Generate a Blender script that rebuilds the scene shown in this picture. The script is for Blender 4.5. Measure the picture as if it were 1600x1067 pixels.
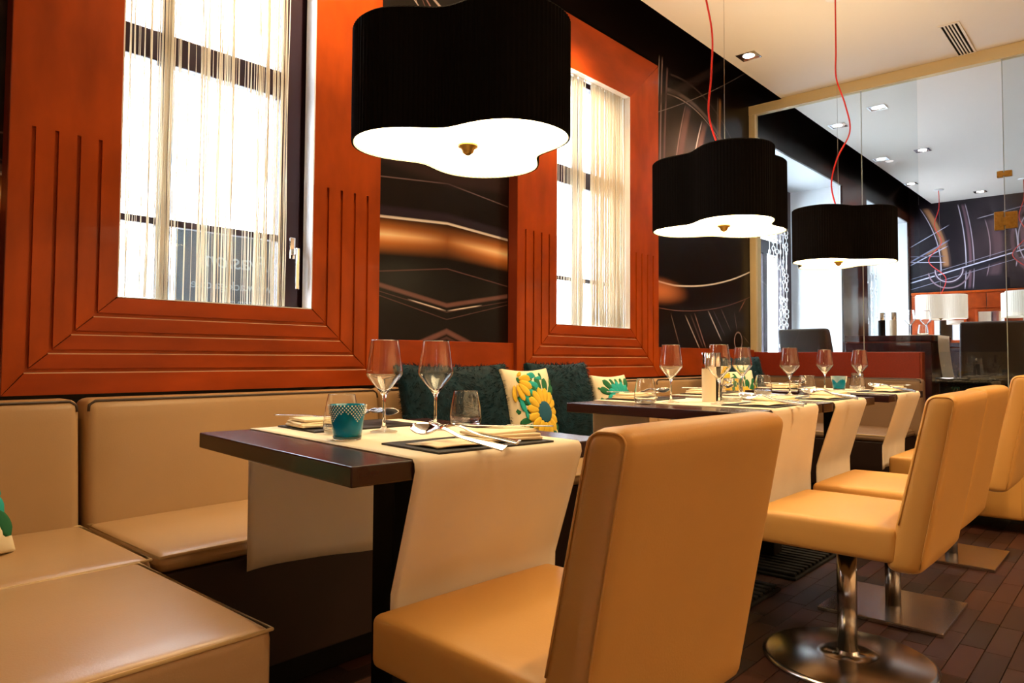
import bpy, bmesh, math, random
import numpy as np
from mathutils import Vector, Matrix
PI = math.pi
rnd = random.Random(7)
S = bpy.context.scene
for o in list(bpy.data.objects): bpy.data.objects.remove(o)
C = S.collection

# ------------------------------------------------------------------ camera
F, YAW, PITCH, ROLL, CYS = 1123.5, math.radians(41.867), math.radians(2.266), math.radians(0.334), -19.6
cam_d = bpy.data.cameras.new('camera'); cam = bpy.data.objects.new('camera', cam_d); C.objects.link(cam)
fw = Vector((math.cos(YAW)*math.cos(PITCH), math.sin(YAW)*math.cos(PITCH), math.sin(PITCH)))
rt = Vector((math.sin(YAW), -math.cos(YAW), 0)); up = rt.cross(fw)
c_, s_ = math.cos(ROLL), math.sin(ROLL)
r2, u2 = c_*rt + s_*up, -s_*rt + c_*up
cam.matrix_world = Matrix(((r2.x, u2.x, -fw.x, 0), (r2.y, u2.y, -fw.y, 0), (r2.z, u2.z, -fw.z, .93), (0, 0, 0, 1)))
cam_d.sensor_width = 36; cam_d.sensor_fit = 'HORIZONTAL'; cam_d.lens = F/1600*36; cam_d.shift_y = CYS/1600
cam_d.clip_start = .02; cam_d.clip_end = 200
S.camera = cam
# ------------------------------------------------------------------ world / exposure
w = bpy.data.worlds.new('world'); S.world = w; w.use_nodes = True
bg = w.node_tree.nodes['Background']; bg.inputs[0].default_value = (.86, .94, 1, 1); bg.inputs[1].default_value = 20.0
S.view_settings.view_transform = 'Standard'; S.view_settings.look = 'None'; S.view_settings.gamma = 1
S.view_settings.use_curve_mapping = False; S.view_settings.exposure = 0.05
WARM = (1.0, .66, .34)
SPOT_W = 120.0        # watts of one ceiling downlight
PEND_E = 12.0         # emission of the pendant diffusers

# ------------------------------------------------------------------ helpers
def tag(o, label=None, cat=None, group=None, kind=None):
    if label: o['label'] = label
    if cat: o['category'] = cat
    if group: o['group'] = group
    if kind: o['kind'] = kind
    return o
def empty(name, loc=(0, 0, 0), rz=0.0, parent=None):
    o = bpy.data.objects.new(name, None); C.objects.link(o); o.location = loc; o.rotation_euler = (0, 0, rz)
    o.empty_display_size = .05
    if parent: o.parent = parent
    return o
def thing(name, label, cat, loc=(0, 0, 0), rz=0.0, group=None):
    return tag(empty(name, loc, rz), label, cat, group)
def copy_tree(o, parent=None):
    c = o.copy(); C.objects.link(c); c.parent = parent
    for ch in list(o.children): copy_tree(ch, c)
    return c

class MB:
    def __init__(s): s.v = []; s.f = []; s.smooth = []
    def add(s, vs, fs, smooth=False):
        b = len(s.v); s.v += [tuple(p) for p in vs]; s.f += [tuple(b+i for i in f) for f in fs]; s.smooth += [smooth]*len(fs); return s
    def box(s, x0, x1, y0, y1, z0, z1):
        vs = [(x, y, z) for z in (z0, z1) for y in (y0, y1) for x in (x0, x1)]
        return s.add(vs, [(0, 2, 3, 1), (4, 5, 7, 6), (0, 1, 5, 4), (2, 6, 7, 3), (0, 4, 6, 2), (1, 3, 7, 5)])
    def cbox(s, x0, x1, y0, y1, z0, z1, b=.003):
        """box with chamfered edges"""
        return s.rbox((x0+x1)/2, (y0+y1)/2, (z0+z1)/2, x1-x0, y1-y0, z1-z0, b, n=(1, 1, 1), seg=1, smooth=False)
    def rbox(s, cx, cy, cz, sx, sy, sz, r, n=(8, 8, 4), seg=3, crown=0, fn=None, smooth=True):
        def axis(L, k):
            a = [-L/2 + r*(1-math.cos(PI/2*i/seg)) for i in range(seg)]
            m = [(-L/2+r) + (L-2*r)*i/k for i in range(k+1)]
            return a + m + [-q for q in reversed(a)]
        ax, ay, az = axis(sx, n[0]), axis(sy, n[1]), axis(sz, n[2])
        idx = {}; vs = []; fs = []
        def vid(i, j, k):
            key = (i, j, k)
            if key not in idx:
                p = [ax[i], ay[j], az[k]]; L = (sx, sy, sz)
                inn = [max(-l/2+r, min(l/2-r, q)) for q, l in zip(p, L)]
                d = [a-b for a, b in zip(p, inn)]; dl = math.sqrt(sum(q*q for q in d))
                if dl > 1e-9: p = [b+q/dl*r for b, q in zip(inn, d)]
                if crown:
                    u = max(0, 1-(2*p[0]/sx)**2)**.6; v = max(0, 1-(2*p[1]/sy)**2)**.6
                    if p[2] > sz/2-r*.5: p[2] += crown*u*v
                if fn: p = list(fn(*p))
                idx[key] = len(vs); vs.append((p[0]+cx, p[1]+cy, p[2]+cz))
            return idx[key]
        nx, ny, nz = len(ax)-1, len(ay)-1, len(az)-1
        for i in range(nx):
            for j in range(ny):
                fs.append((vid(i, j, 0), vid(i, j+1, 0), vid(i+1, j+1, 0), vid(i+1, j, 0)))
                fs.append((vid(i, j, nz), vid(i+1, j, nz), vid(i+1, j+1, nz), vid(i, j+1, nz)))
        for i in range(nx):
            for k in range(nz):
                fs.append((vid(i, 0, k), vid(i+1, 0, k), vid(i+1, 0, k+1), vid(i, 0, k+1)))
                fs.append((vid(i, ny, k), vid(i, ny, k+1), vid(i+1, ny, k+1), vid(i+1, ny, k)))
        for j in range(ny):
            for k in range(nz):
                fs.append((vid(0, j, k), vid(0, j, k+1), vid(0, j+1, k+1), vid(0, j+1, k)))
                fs.append((vid(nx, j, k), vid(nx, j+1, k), vid(nx, j+1, k+1), vid(nx, j, k+1)))
        return s.add(vs, fs, smooth)
    def lathe(s, prof, n=24, cx=0, cy=0, cz=0, smooth=True, closed=False):
        vs = []; fs = []
        for (r, z) in prof:
            for i in range(n):
                a = 2*PI*i/n; vs.append((cx+r*math.cos(a), cy+r*math.sin(a), cz+z))
        m = len(prof)
        for j in range(m if closed else m-1):
            for i in range(n):
                a, b = j*n+i, j*n+(i+1) % n; k = ((j+1) % m)*n
                fs.append((a, b, k+(i+1) % n, k+i))
        if not closed:
            if prof[0][0] > 1e-6: fs.append(tuple(reversed(range(n))))
            if prof[-1][0] > 1e-6: fs.append(tuple(range((m-1)*n, m*n)))
        return s.add(vs, fs, smooth)
    def tube(s, pts, r, n=6, closed=False, smooth=True):
        pts = [Vector(p) for p in pts]; m = len(pts); vs = []; fs = []
        rr = r if isinstance(r, (list, tuple)) else [r]*m
        prev = None
        for i, p in enumerate(pts):
            if closed: t = pts[(i+1) % m]-pts[i-1]
            else: t = pts[min(i+1, m-1)]-pts[max(i-1, 0)]
            t.normalize()
            if prev is None:
                a = Vector((0, 0, 1)) if abs(t.z) < .9 else Vector((1, 0, 0)); u = t.cross(a).normalized()
            else: u = (prev - t*prev.dot(t)).normalized()
            prev = u; v = t.cross(u)
            for k in range(n):
                a = 2*PI*k/n; vs.append(p+(u*math.cos(a)+v*math.sin(a))*rr[i])
        for i in range(m if closed else m-1):
            for k in range(n):
                a = i*n+k; b = i*n+(k+1) % n; j = ((i+1) % m)*n
                fs.append((a, b, j+(k+1) % n, j+k))
        if not closed: fs += [tuple(reversed(range(n))), tuple(range((m-1)*n, m*n))]
        return s.add(vs, fs, smooth)
    def prism(s, poly, a0, a1, axis='y', smooth=False):
        """extrude a 2-D polygon along an axis; poly coords are the other two axes in order"""
        n = len(poly)
        def P(p, a): return {'y': (p[0], a, p[1]), 'x': (a, p[0], p[1]), 'z': (p[0], p[1], a)}[axis]
        vs = [P(p, a0) for p in poly]+[P(p, a1) for p in poly]
        fs = [tuple(range(n)), tuple(reversed(range(n, 2*n)))]+[(i, i+n, (i+1) % n+n, (i+1) % n) for i in range(n)]
        return s.add(vs, fs, smooth)
    def sheet(s, fn, nu, nv, th=0.0, smooth=True):
        """grid surface fn(u,v) -> point, with thickness th along -normal"""
        P = np.array([[fn(i/nu, j/nv) for j in range(nv+1)] for i in range(nu+1)], float)
        du = np.gradient(P, axis=0); dv = np.gradient(P, axis=1); N = np.cross(du, dv); N /= np.linalg.norm(N, axis=2, keepdims=True)+1e-12
        vs = P.reshape(-1, 3).tolist(); W = nv+1
        fs = [(i*W+j, (i+1)*W+j, (i+1)*W+j+1, i*W+j+1) for i in range(nu) for j in range(nv)]
        if th:
            k = len(vs); vs += (P-N*th).reshape(-1, 3).tolist()
            fs += [tuple(k+q for q in reversed(f)) for f in fs]
            rim = [(i, 0) for i in range(nu)]+[(nu, j) for j in range(nv)]+[(i, nv) for i in range(nu, 0, -1)]+[(0, j) for j in range(nv, 0, -1)]
            ids = [a*W+b for a, b in rim]
            for a in range(len(ids)):
                p, q = ids[a], ids[(a+1) % len(ids)]; fs.append((q, p, k+p, k+q))
        return s.add(vs, fs, smooth)
    def mesh(s, name, mat=None):
        me = bpy.data.meshes.new(name); me.from_pydata(s.v, [], s.f)
        me.polygons.foreach_set('use_smooth', s.smooth); 
        bm = bmesh.new(); bm.from_mesh(me); bmesh.ops.recalc_face_normals(bm, faces=bm.faces); bm.to_mesh(me); bm.free()
        me.update()
        if mat: me.materials.append(mat)
        return me
    def build(s, name, mat, parent=None, loc=None):
        o = bpy.data.objects.new(name, s.mesh(name, mat)); C.objects.link(o)
        if parent: o.parent = parent
        if loc: o.location = loc
        return o
def sharp(o, ang=40):
    o.data.set_sharp_from_angle(angle=math.radians(ang)); return o
def struct(o): o['kind'] = 'structure'; return o
def inst(name, mesh, parent, loc=(0, 0, 0), rot=(0, 0, 0), scale=(1, 1, 1)):
    o = bpy.data.objects.new(name, mesh); C.objects.link(o); o.parent = parent; o.location = loc; o.rotation_euler = rot; o.scale = scale; return o

# ------------------------------------------------------------------ materials
class NT:
    """tiny expression builder on a node tree"""
    def __init__(s, mat): s.t = mat.node_tree; s.n = s.t.nodes; s.l = s.t.links
    def node(s, typ, **kw):
        n = s.n.new(typ)
        for k, v in kw.items(): setattr(n, k, v)
        return n
    def put(s, sock, v):
        if isinstance(v, (int, float)): sock.default_value = v
        elif isinstance(v, tuple): sock.default_value = v if len(v) == len(sock.default_value) else (*v, 1)
        else: s.l.new(v, sock)
    def m(s, op, a, b=0.0, c=0.0, clamp=False):
        n = s.node('ShaderNodeMath', operation=op, use_clamp=clamp); s.put(n.inputs[0], a); s.put(n.inputs[1], b); s.put(n.inputs[2], c); return n.outputs[0]
    def mix(s, fac, a, b):
        n = s.node('ShaderNodeMix', data_type='RGBA'); s.put(n.inputs[0], fac); s.put(n.inputs[6], a); s.put(n.inputs[7], b); return n.outputs[2]
def mat(name, col, rough=.5, metal=0, spec=.5, bump=None, noise=None, coat=0, trans=0, ior=1.45, sheen=0, emit=None):
    m = bpy.data.materials.new(name); m.use_nodes = True; t = NT(m); b = t.n['Principled BSDF']
    b.inputs['Base Color'].default_value = (*col, 1); b.inputs['Roughness'].default_value = rough; b.inputs['Metallic'].default_value = metal
    b.inputs['Specular IOR Level'].default_value = spec; b.inputs['IOR'].default_value = ior
    b.inputs['Coat Weight'].default_value = coat; b.inputs['Transmission Weight'].default_value = trans
    if sheen: b.inputs['Sheen Weight'].default_value = sheen
    if emit: b.inputs['Emission Color'].default_value = (*emit[0], 1); b.inputs['Emission Strength'].default_value = emit[1]
    tc = t.node('ShaderNodeTexCoord').outputs['Object']
    if noise:   # (scale, amount, (stretch xyz), detail)
        mp = t.node('ShaderNodeMapping'); t.l.new(tc, mp.inputs[0]); mp.inputs['Scale'].default_value = noise[2]
        nz = t.node('ShaderNodeTexNoise'); t.l.new(mp.outputs[0], nz.inputs['Vector']); nz.inputs['Scale'].default_value = noise[0]; nz.inputs['Detail'].default_value = noise[3] if len(noise) > 3 else 4
        k = noise[1]
        t.l.new(t.mix(t.m('MULTIPLY_ADD', t.m('SUBTRACT', nz.outputs['Fac'], .5), 2.2, .5, clamp=True), tuple(q*(1-k) for q in col), tuple(min(1, q*(1+k)) for q in col)), b.inputs['Base Color'])
    if bump:    # (scale, strength, stretch)
        mp = t.node('ShaderNodeMapping'); t.l.new(tc, mp.inputs[0]); mp.inputs['Scale'].default_value = bump[2] if len(bump) > 2 else (1, 1, 1)
        nz = t.node('ShaderNodeTexNoise'); t.l.new(mp.outputs[0], nz.inputs['Vector']); nz.inputs['Scale'].default_value = bump[0]; nz.inputs['Detail'].default_value = 3
        bp = t.node('ShaderNodeBump'); bp.inputs['Strength'].default_value = bump[1]; bp.inputs['Distance'].default_value = .002
        t.l.new(nz.outputs['Fac'], bp.inputs['Height']); t.l.new(bp.outputs[0], b.inputs['Normal'])
    return m
def emis(name, col, st):
    m = bpy.data.materials.new(name); m.use_nodes = True; t = NT(m); t.n.clear()
    e = t.node('ShaderNodeEmission'); e.inputs[0].default_value = (*col, 1); e.inputs[1].default_value = st
    o = t.node('ShaderNodeOutputMaterial'); t.l.new(e.outputs[0], o.inputs[0]); return m
def pane_mat(name, tint=(1, 1, 1), ior=1.5):
    """thin flat glass: clear with a Fresnel mirror on top"""
    m = bpy.data.materials.new(name); m.use_nodes = True; t = NT(m); t.n.clear()
    tr = t.node('ShaderNodeBsdfTransparent'); tr.inputs[0].default_value = (*tint, 1)
    gl = t.node('ShaderNodeBsdfGlossy'); gl.inputs['Roughness'].default_value = .0
    ge = t.node('ShaderNodeNewGeometry'); dp = t.node('ShaderNodeVectorMath', operation='DOT_PRODUCT'); t.l.new(ge.outputs['Incoming'], dp.inputs[0]); t.l.new(ge.outputs['Normal'], dp.inputs[1])
    f0 = ((ior-1)/(ior+1))**2      # Schlick reflectance, the same on both faces of the pane
    fr = t.m('MULTIPLY_ADD', t.m('POWER', t.m('SUBTRACT', 1.0, t.m('ABSOLUTE', dp.outputs['Value'])), 5.0), 1-f0, f0)
    mx = t.node('ShaderNodeMixShader'); t.l.new(fr, mx.inputs[0]); t.l.new(tr.outputs[0], mx.inputs[1]); t.l.new(gl.outputs[0], mx.inputs[2])
    o = t.node('ShaderNodeOutputMaterial'); t.l.new(mx.outputs[0], o.inputs[0]); return m
def glass_mat(name, col=(1, 1, 1), ior=1.45):
    m = bpy.data.materials.new(name); m.use_nodes = True; t = NT(m); t.n.clear()
    g = t.node('ShaderNodeBsdfGlass'); g.inputs['Color'].default_value = (*col, 1); g.inputs['Roughness'].default_value = 0; g.inputs['IOR'].default_value = ior
    o = t.node('ShaderNodeOutputMaterial'); t.l.new(g.outputs[0], o.inputs[0]); return m

M = {}
M['wood'] = mat('cherry wood', (.36, .054, .002), .40, spec=.22, noise=(9, .30, (1, 1, .35), 6), coat=.02)
M['wood_h'] = mat('cherry wood across', (.31, .042, .002), .40, spec=.22, noise=(9, .28, (.35, 1, 1), 6), coat=.02)
M['wood_dark'] = mat('dark cherry edge', (.20, .030, .008), .45)
M['edge'] = mat('pale edge highlight', (.70, .42, .26), .3)  # light colour standing in for highlights along the groove edges
M['redlam'] = mat('red laminate', (.23, .026, .010), .4, noise=(120, .12, (1, 1, 1)))
M['leather'] = mat('tan leather', (.42, .262, .125), .34, bump=(260, .12), noise=(3, .06, (1, 1, 1)))
M['leather_ch'] = mat('honey leather', (.62, .325, .080), .45, bump=(260, .12), noise=(3, .05, (1, 1, 1)))
M['leather_far'] = mat('brown leather', (.20, .12, .065), .45, bump=(260, .1))
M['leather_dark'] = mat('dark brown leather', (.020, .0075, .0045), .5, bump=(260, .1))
M['piping'] = mat('piping', (.60, .42, .20), .5)
M['piping_dark'] = mat('dark piping', (.05, .03, .02), .5)
M['black'] = mat('matt black', (.004, .004, .004), .7, spec=.2)
M['wenge'] = mat('wenge', (.022, .0045, .0055), .26, noise=(14, .35, (1, .12, 1), 6), coat=.08)

M['napkin'] = mat('beige napkin', (.86, .72, .48), .85, bump=(600, .2))
M['slate'] = mat('slate', (.012, .012, .014), .55, bump=(120, .6))
M['steel'] = mat('cutlery steel', (.80, .80, .82), .12, metal=1)
M['brushed'] = mat('brushed steel', (.50, .46, .42), .20, metal=1, bump=(60, .05, (1, 12, 1)))
M['chrome'] = mat('chrome', (.85, .86, .88), .08, metal=1)
M['brass'] = mat('old brass', (.42, .25, .06), .35, metal=1, noise=(60, .2, (1, 1, 1)))
M['shade'] = mat('black pleated fabric', (.0035, .003, .003), .9, spec=.1)
M['shade_in'] = mat('cream shade lining', (.75, .68, .5), .8)
M['shade_white'] = mat('white pleated fabric', (.85, .8, .7), .8, emit=((1, .86, .66), .30))
M['diff'] = emis('lit lamp diffuser', (1, .78, .42), PEND_E)
M['diff_dim'] = emis('lit white lamp diffuser', (1, .88, .7), .9)
M['cord'] = mat('red cord', (.65, .02, .012), .5)
M['wire'] = mat('steel wire', (.35, .33, .30), .3, metal=1)
M['white'] = mat('white paint', (.82, .83, .84), .5)
M['white_gloss'] = mat('white gloss reveal', (.80, .84, .87), .15)
M['ceil'] = mat('ceiling paint', (.80, .77, .72), .7)
M['gedge'] = mat('glass edge', (.45, .52, .50), .2)
M['cream'] = mat('cream jamb paint', (.62, .52, .30), .5)
M['frame'] = mat('aubergine window frame', (.022, .008, .016), .35)
M['glass'] = glass_mat('clear glass', (1, 1, 1), 1.45)
M['blueglass'] = mat('turquoise glass', (.004, .34, .52), .08, trans=.6, ior=1.3)
M['bead'] = mat('crystal beads', (.90, .86, .76), .15, metal=.2)
M['pane'] = pane_mat('window pane', (.97, .98, 1))
M['part'] = pane_mat('partition glass', (.93, .96, .97))
def translucent(name, col, k):
    m = bpy.data.materials.new(name); m.use_nodes = True; t = NT(m); t.n.clear()
    d = t.node('ShaderNodeBsdfDiffuse'); d.inputs[0].default_value = (*col, 1); tr = t.node('ShaderNodeBsdfTranslucent'); tr.inputs[0].default_value = (*col, 1)
    mx = t.node('ShaderNodeMixShader'); mx.inputs[0].default_value = k; t.l.new(d.outputs[0], mx.inputs[1]); t.l.new(tr.outputs[0], mx.inputs[2])
    o = t.node('ShaderNodeOutputMaterial'); t.l.new(mx.outputs[0], o.inputs[0]); return m
M['cloth'] = translucent('cream linen', (.93, .83, .66), .25)
M['string'] = translucent('curtain string', (.90, .84, .72), .6)
M['fur'] = mat('dark teal fur', (.004, .024, .036), .6, spec=.2, noise=(25, .6, (1, 1, 1)))
M['pcloth'] = mat('cream cotton', (.80, .70, .48), .85, bump=(400, .2))
M['yellow'] = mat('yellow wool', (.80, .50, .03), .8, bump=(500, .4))
M['green'] = mat('green wool', (.008, .14, .05), .8, bump=(500, .4))
M['teal'] = mat('teal wool', (.01, .40, .36), .8, bump=(500, .4))
M['navy'] = mat('petrol wool', (.008, .10, .17), .8, bump=(500, .4))
M['floorbase'] = mat('floor joints', (.008, .004, .003), .6)
M['plank'] = [mat('parquet block %d' % i, c, .42, spec=.35, noise=(18, .35, (.2, 1, 1), 5)) for i, c in enumerate(((.020, .007, .004), (.034, .011, .006), (.015, .006, .004), (.026, .010, .007)))]
M['facade'] = mat('white facade', (.80, .80, .80), .8)
M['fwin'] = mat('pale facade window', (.30, .42, .48), .3)
M['sign'] = mat('blue grey sign', (.028, .052, .068), .5)
M['signtext'] = mat('sign lettering', (.20, .28, .32), .5)
M['candle'] = mat('cream mill body', (.80, .68, .48), .35)
M['mirror'] = mat('mirror', (.8, .8, .8), .03, metal=1)
M['grey'] = mat('grey fabric', (.06, .055, .05), .8)
M['bluegrey'] = mat('blue grey fabric', (.03, .06, .10), .7)
M['darkwall'] = mat('dark brown wall', (.020, .012, .009), .6)
M['warmwall'] = mat('warm plaster', (.72, .54, .34), .7)
M['granite'] = mat('black polished stone', (.010, .010, .010), .08, noise=(200, .9, (1, 1, 1)))
M['steelpanel'] = mat('grey floor plate', (.10, .10, .10), .3)
M['bulb'] = emis('halogen lamp', (1, .88, .80), 12)

def mural_mat(name, strokes, axis='X', base=(.006, .003, .0025), tint=None, rough=.30):
    """printed mural: strokes are callables returning (mask, colour)"""
    m = bpy.data.materials.new(name); m.use_nodes = True; t = NT(m); b = t.n['Principled BSDF']
    sp = t.node('ShaderNodeSeparateXYZ'); t.l.new(t.node('ShaderNodeTexCoord').outputs['Object'], sp.inputs[0])
    x, z = sp.outputs[axis], sp.outputs['Z']; col = base
    for s in strokes:
        mask, c = s(t, x, z); col = t.mix(mask, col, c)
    t.put(b.inputs['Base Color'], col); b.inputs['Roughness'].default_value = rough; b.inputs['Specular IOR Level'].default_value = .22
    return m
def poly(t, x, cs):
    r = cs[-1]
    for c in reversed(cs[:-1]): r = t.m('MULTIPLY_ADD', r, x, c) if not isinstance(r, (int, float)) else t.m('MULTIPLY_ADD', x, r, c)
    return r
def rng(t, v, a, b, soft=.02):
    p = t.m('DIVIDE', t.m('SUBTRACT', v, a), soft, clamp=True); q = t.m('DIVIDE', t.m('SUBTRACT', b, v), soft, clamp=True)
    return t.m('MULTIPLY', p, q)
def band(dist, w, t, pw=1.0):
    q = t.m('SUBTRACT', 1.0, t.m('DIVIDE', t.m('ABSOLUTE', dist), w), clamp=True)
    q = t.m('MULTIPLY', q, 1.6, clamp=True) if pw == 1 else t.m('POWER', q, pw); return q
def cz(cs, w, c, a=-99, b=99, mir=None, amp=1.0, pw=1.0):
    """stroke z = poly(x) (x mirrored about mir) drawn for x in a..b"""
    def f(t, x, z):
        u = t.m('ABSOLUTE', t.m('SUBTRACT', x, mir)) if mir is not None else x
        k = band(t.m('SUBTRACT', z, poly(t, u, list(cs))), w, t, pw)
        if a > -90 or b < 90: k = t.m('MULTIPLY', k, rng(t, u, a, b, .05))
        return (t.m('MULTIPLY', k, amp) if amp != 1 else k), c
    return f
def cx(cs, w, c, a, b, amp=1.0, pw=1.0, z0=0.0):
    """stroke x = poly(z - z0) for z in a..b"""
    def f(t, x, z):
        u = t.m('SUBTRACT', z, z0)
        k = t.m('MULTIPLY', band(t.m('SUBTRACT', x, poly(t, u, list(cs))), w, t, pw), rng(t, z, a, b, .04))
        return (t.m('MULTIPLY', k, amp) if amp != 1 else k), c
    return f
def arc(x0, z0, r, w, c, xa, xb, za=-9, zb=9, amp=1.0, pw=1.0):
    def f(t, x, z):
        dx = t.m('SUBTRACT', x, x0); dz = t.m('SUBTRACT', z, z0)
        d = t.m('SUBTRACT', t.m('SQRT', t.m('ADD', t.m('MULTIPLY', dx, dx), t.m('MULTIPLY', dz, dz))), r)
        k = t.m('MULTIPLY', band(d, w, t, pw), t.m('MULTIPLY', rng(t, x, xa, xb), rng(t, z, za, zb)))
        return (t.m('MULTIPLY', k, amp) if amp != 1 else k), c
    return f
def glow(x0, z0, sx, sz, c, amp=1.0):
    def f(t, x, z):
        dx = t.m('DIVIDE', t.m('SUBTRACT', x, x0), sx); dz = t.m('DIVIDE', t.m('SUBTRACT', z, z0), sz)
        d = t.m('SUBTRACT', 1.0, t.m('ADD', t.m('MULTIPLY', dx, dx), t.m('MULTIPLY', dz, dz)), clamp=True)
        return t.m('MULTIPLY', t.m('MULTIPLY', d, d), amp), c
    return f
def segm(x0, z0, x1, z1, w, c, amp=1.0):
    return cx((x0-(x1-x0)/(z1-z0)*0, (x1-x0)/(z1-z0)), w, c, min(z0, z1), max(z0, z1), amp, 1.0, z0)
PINK, WHITE_, LILAC, GOLD = (.16, .075, .065), (.85, .80, .76), (.10, .075, .10), (.85, .42, .13)
MS = 2.307
def goldband(t, x, z):
    u = t.m('ABSOLUTE', t.m('SUBTRACT', x, MS))
    k = band(t.m('SUBTRACT', z, poly(t, u, [1.472, -.05])), .085, t, 1.2)
    return t.m('MULTIPLY', k, t.m('MULTIPLY_ADD', t.m('DIVIDE', u, .42, clamp=True), .65, .35)), (1.0, .36, .09)
def goldcore(t, x, z):
    u = t.m('ABSOLUTE', t.m('SUBTRACT', x, MS))
    k = band(t.m('SUBTRACT', z, poly(t, u, [1.478, -.05])), .040, t, 2.0)
    return t.m('MULTIPLY', k, t.m('MULTIPLY', t.m('DIVIDE', u, .42, clamp=True), 1.0)), (1, .86, .50)
MUR_A = [goldband, goldcore,
    cz((1.56, -.06), .008, WHITE_, mir=MS), cz((1.585, -.06), .03, (.03, .02, .035), mir=MS, amp=.7),
    cz((1.345, -.12), .004, PINK, mir=MS, amp=.6), cz((1.749, -.10), .004, (.16, .11, .11), mir=MS, amp=.8),
    cz((1.78, .10), .06, (.028, .014, .013), mir=MS, amp=.8), cz((1.80, .45), .004, (.2, .16, .16), mir=MS, amp=.7),
    cz((1.172, .17), .014, PINK, mir=MS), cz((1.146, .17), .004, (.7, .62, .58), 0, .24, mir=MS), cz((1.140, .18), .003, PINK, mir=MS, amp=.5),
    cz((1.106, .22), .003, PINK, mir=MS, amp=.6), cz((1.050, -.35), .018, PINK, mir=MS), cz((1.020, -.35), .010, (.07, .035, .03), mir=MS),
    cz((2.55, .5), .01, (.6, .5, .48), mir=MS), cz((2.45, .9), .008, (.35, .2, .2), mir=MS), cz((2.40, .7), .005, WHITE_, mir=MS, amp=.8), cz((2.30, 1.6), .008, PINK, mir=MS), cz((2.2, 1.7), .006, (.5, .4, .38), mir=MS)]
MUR_B = [glow(4.55, 2.25, .75, .55, (.060, .042, .034)),
    arc(4.55, 1.5, 1.30, .020, (.12, .09, .09), 4.35, 5.7, 2.0), arc(4.55, 1.5, 1.27, .006, (.32, .26, .26), 4.35, 5.7, 2.0), arc(4.6, 1.62, 1.30, .010, (.05, .035, .035), 4.4, 5.7, 2.0),
    cx((4.47, .05, .22), .055, (.10, .052, .052), 1.9, 2.75, z0=1.9), cx((4.42, .05, .22), .007, (.24, .16, .17), 1.9, 2.75, z0=1.9),
    cx((4.70, .08, .26), .050, (.13, .065, .062), 1.9, 2.70, z0=1.9), cx((4.645, .08, .26), .010, (.40, .35, .38), 1.9, 2.7, z0=1.9),
    cx((4.26, 0, .03), .012, (.20, .14, .15), 1.9, 3.0, z0=1.9), cx((4.31, 0, .05), .016, (.12, .07, .075), 1.9, 2.95, z0=1.9), cx((4.22, 0, .03), .006, (.35, .3, .32), 1.9, 3.0, z0=1.9),
    cx((5.13, .05), .028, (.26, .13, .055), 2.15, 2.95, z0=2.1), cx((5.09, .05), .006, (.2, .17, .17), 2.15, 2.95, z0=2.1),
    arc(6.3, 2.3, .75, .012, (.18, .13, .14), 5.3, 5.75, 1.9, 2.9),
    cz((1.70, 0, .05), .004, (.2, .17, .17), 4, 5.7), cz((1.60, 0, .06), .05, (.035, .024, .026), 4, 5.7, amp=.7),
    lambda t, x, z: cz((1.435, .03, .11), .008, WHITE_, mir=4.45, a=-.4, b=1.3)(t, x, z),
    glow(4.20, 1.385, .50, .11, (.75, .24, .08)),
    cz((1.262, .01, .105), .004, PINK, mir=4.45, a=-.4, b=1.3),
    segm(4.40, 1.24, 4.52, 1.02, .006, (.22, .16, .14)), segm(4.60, 1.24, 4.83, .99, .010, (.5, .42, .38)), segm(4.68, 1.25, 4.88, 1.0, .014, (.09, .05, .045)),
    segm(4.74, 1.26, 4.92, 1.0, .010, (.30, .17, .15)), segm(4.95, 1.29, 5.18, 1.06, .012, (.55, .48, .45)), segm(5.03, 1.30, 5.24, 1.10, .010, (.08, .06, .09)),
    segm(5.16, 1.32, 5.34, 1.14, .006, (.22, .15, .13)), segm(5.4, 1.30, 5.45, 1.15, .005, (.2, .14, .13)), segm(5.62, 1.42, 5.48, 1.30, .012, (.25, .11, .08)),
    arc(5.47, 1.07, .07, .008, (.35, .26, .24), 5.38, 5.56), segm(5.55, 1.12, 5.7, 1.04, .006, (.3, .22, .2))]
M['muralA'] = mural_mat('mural print of glossy bands', MUR_A)
M['muralB'] = mural_mat('mural print of chrome arcs', MUR_B)
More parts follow.
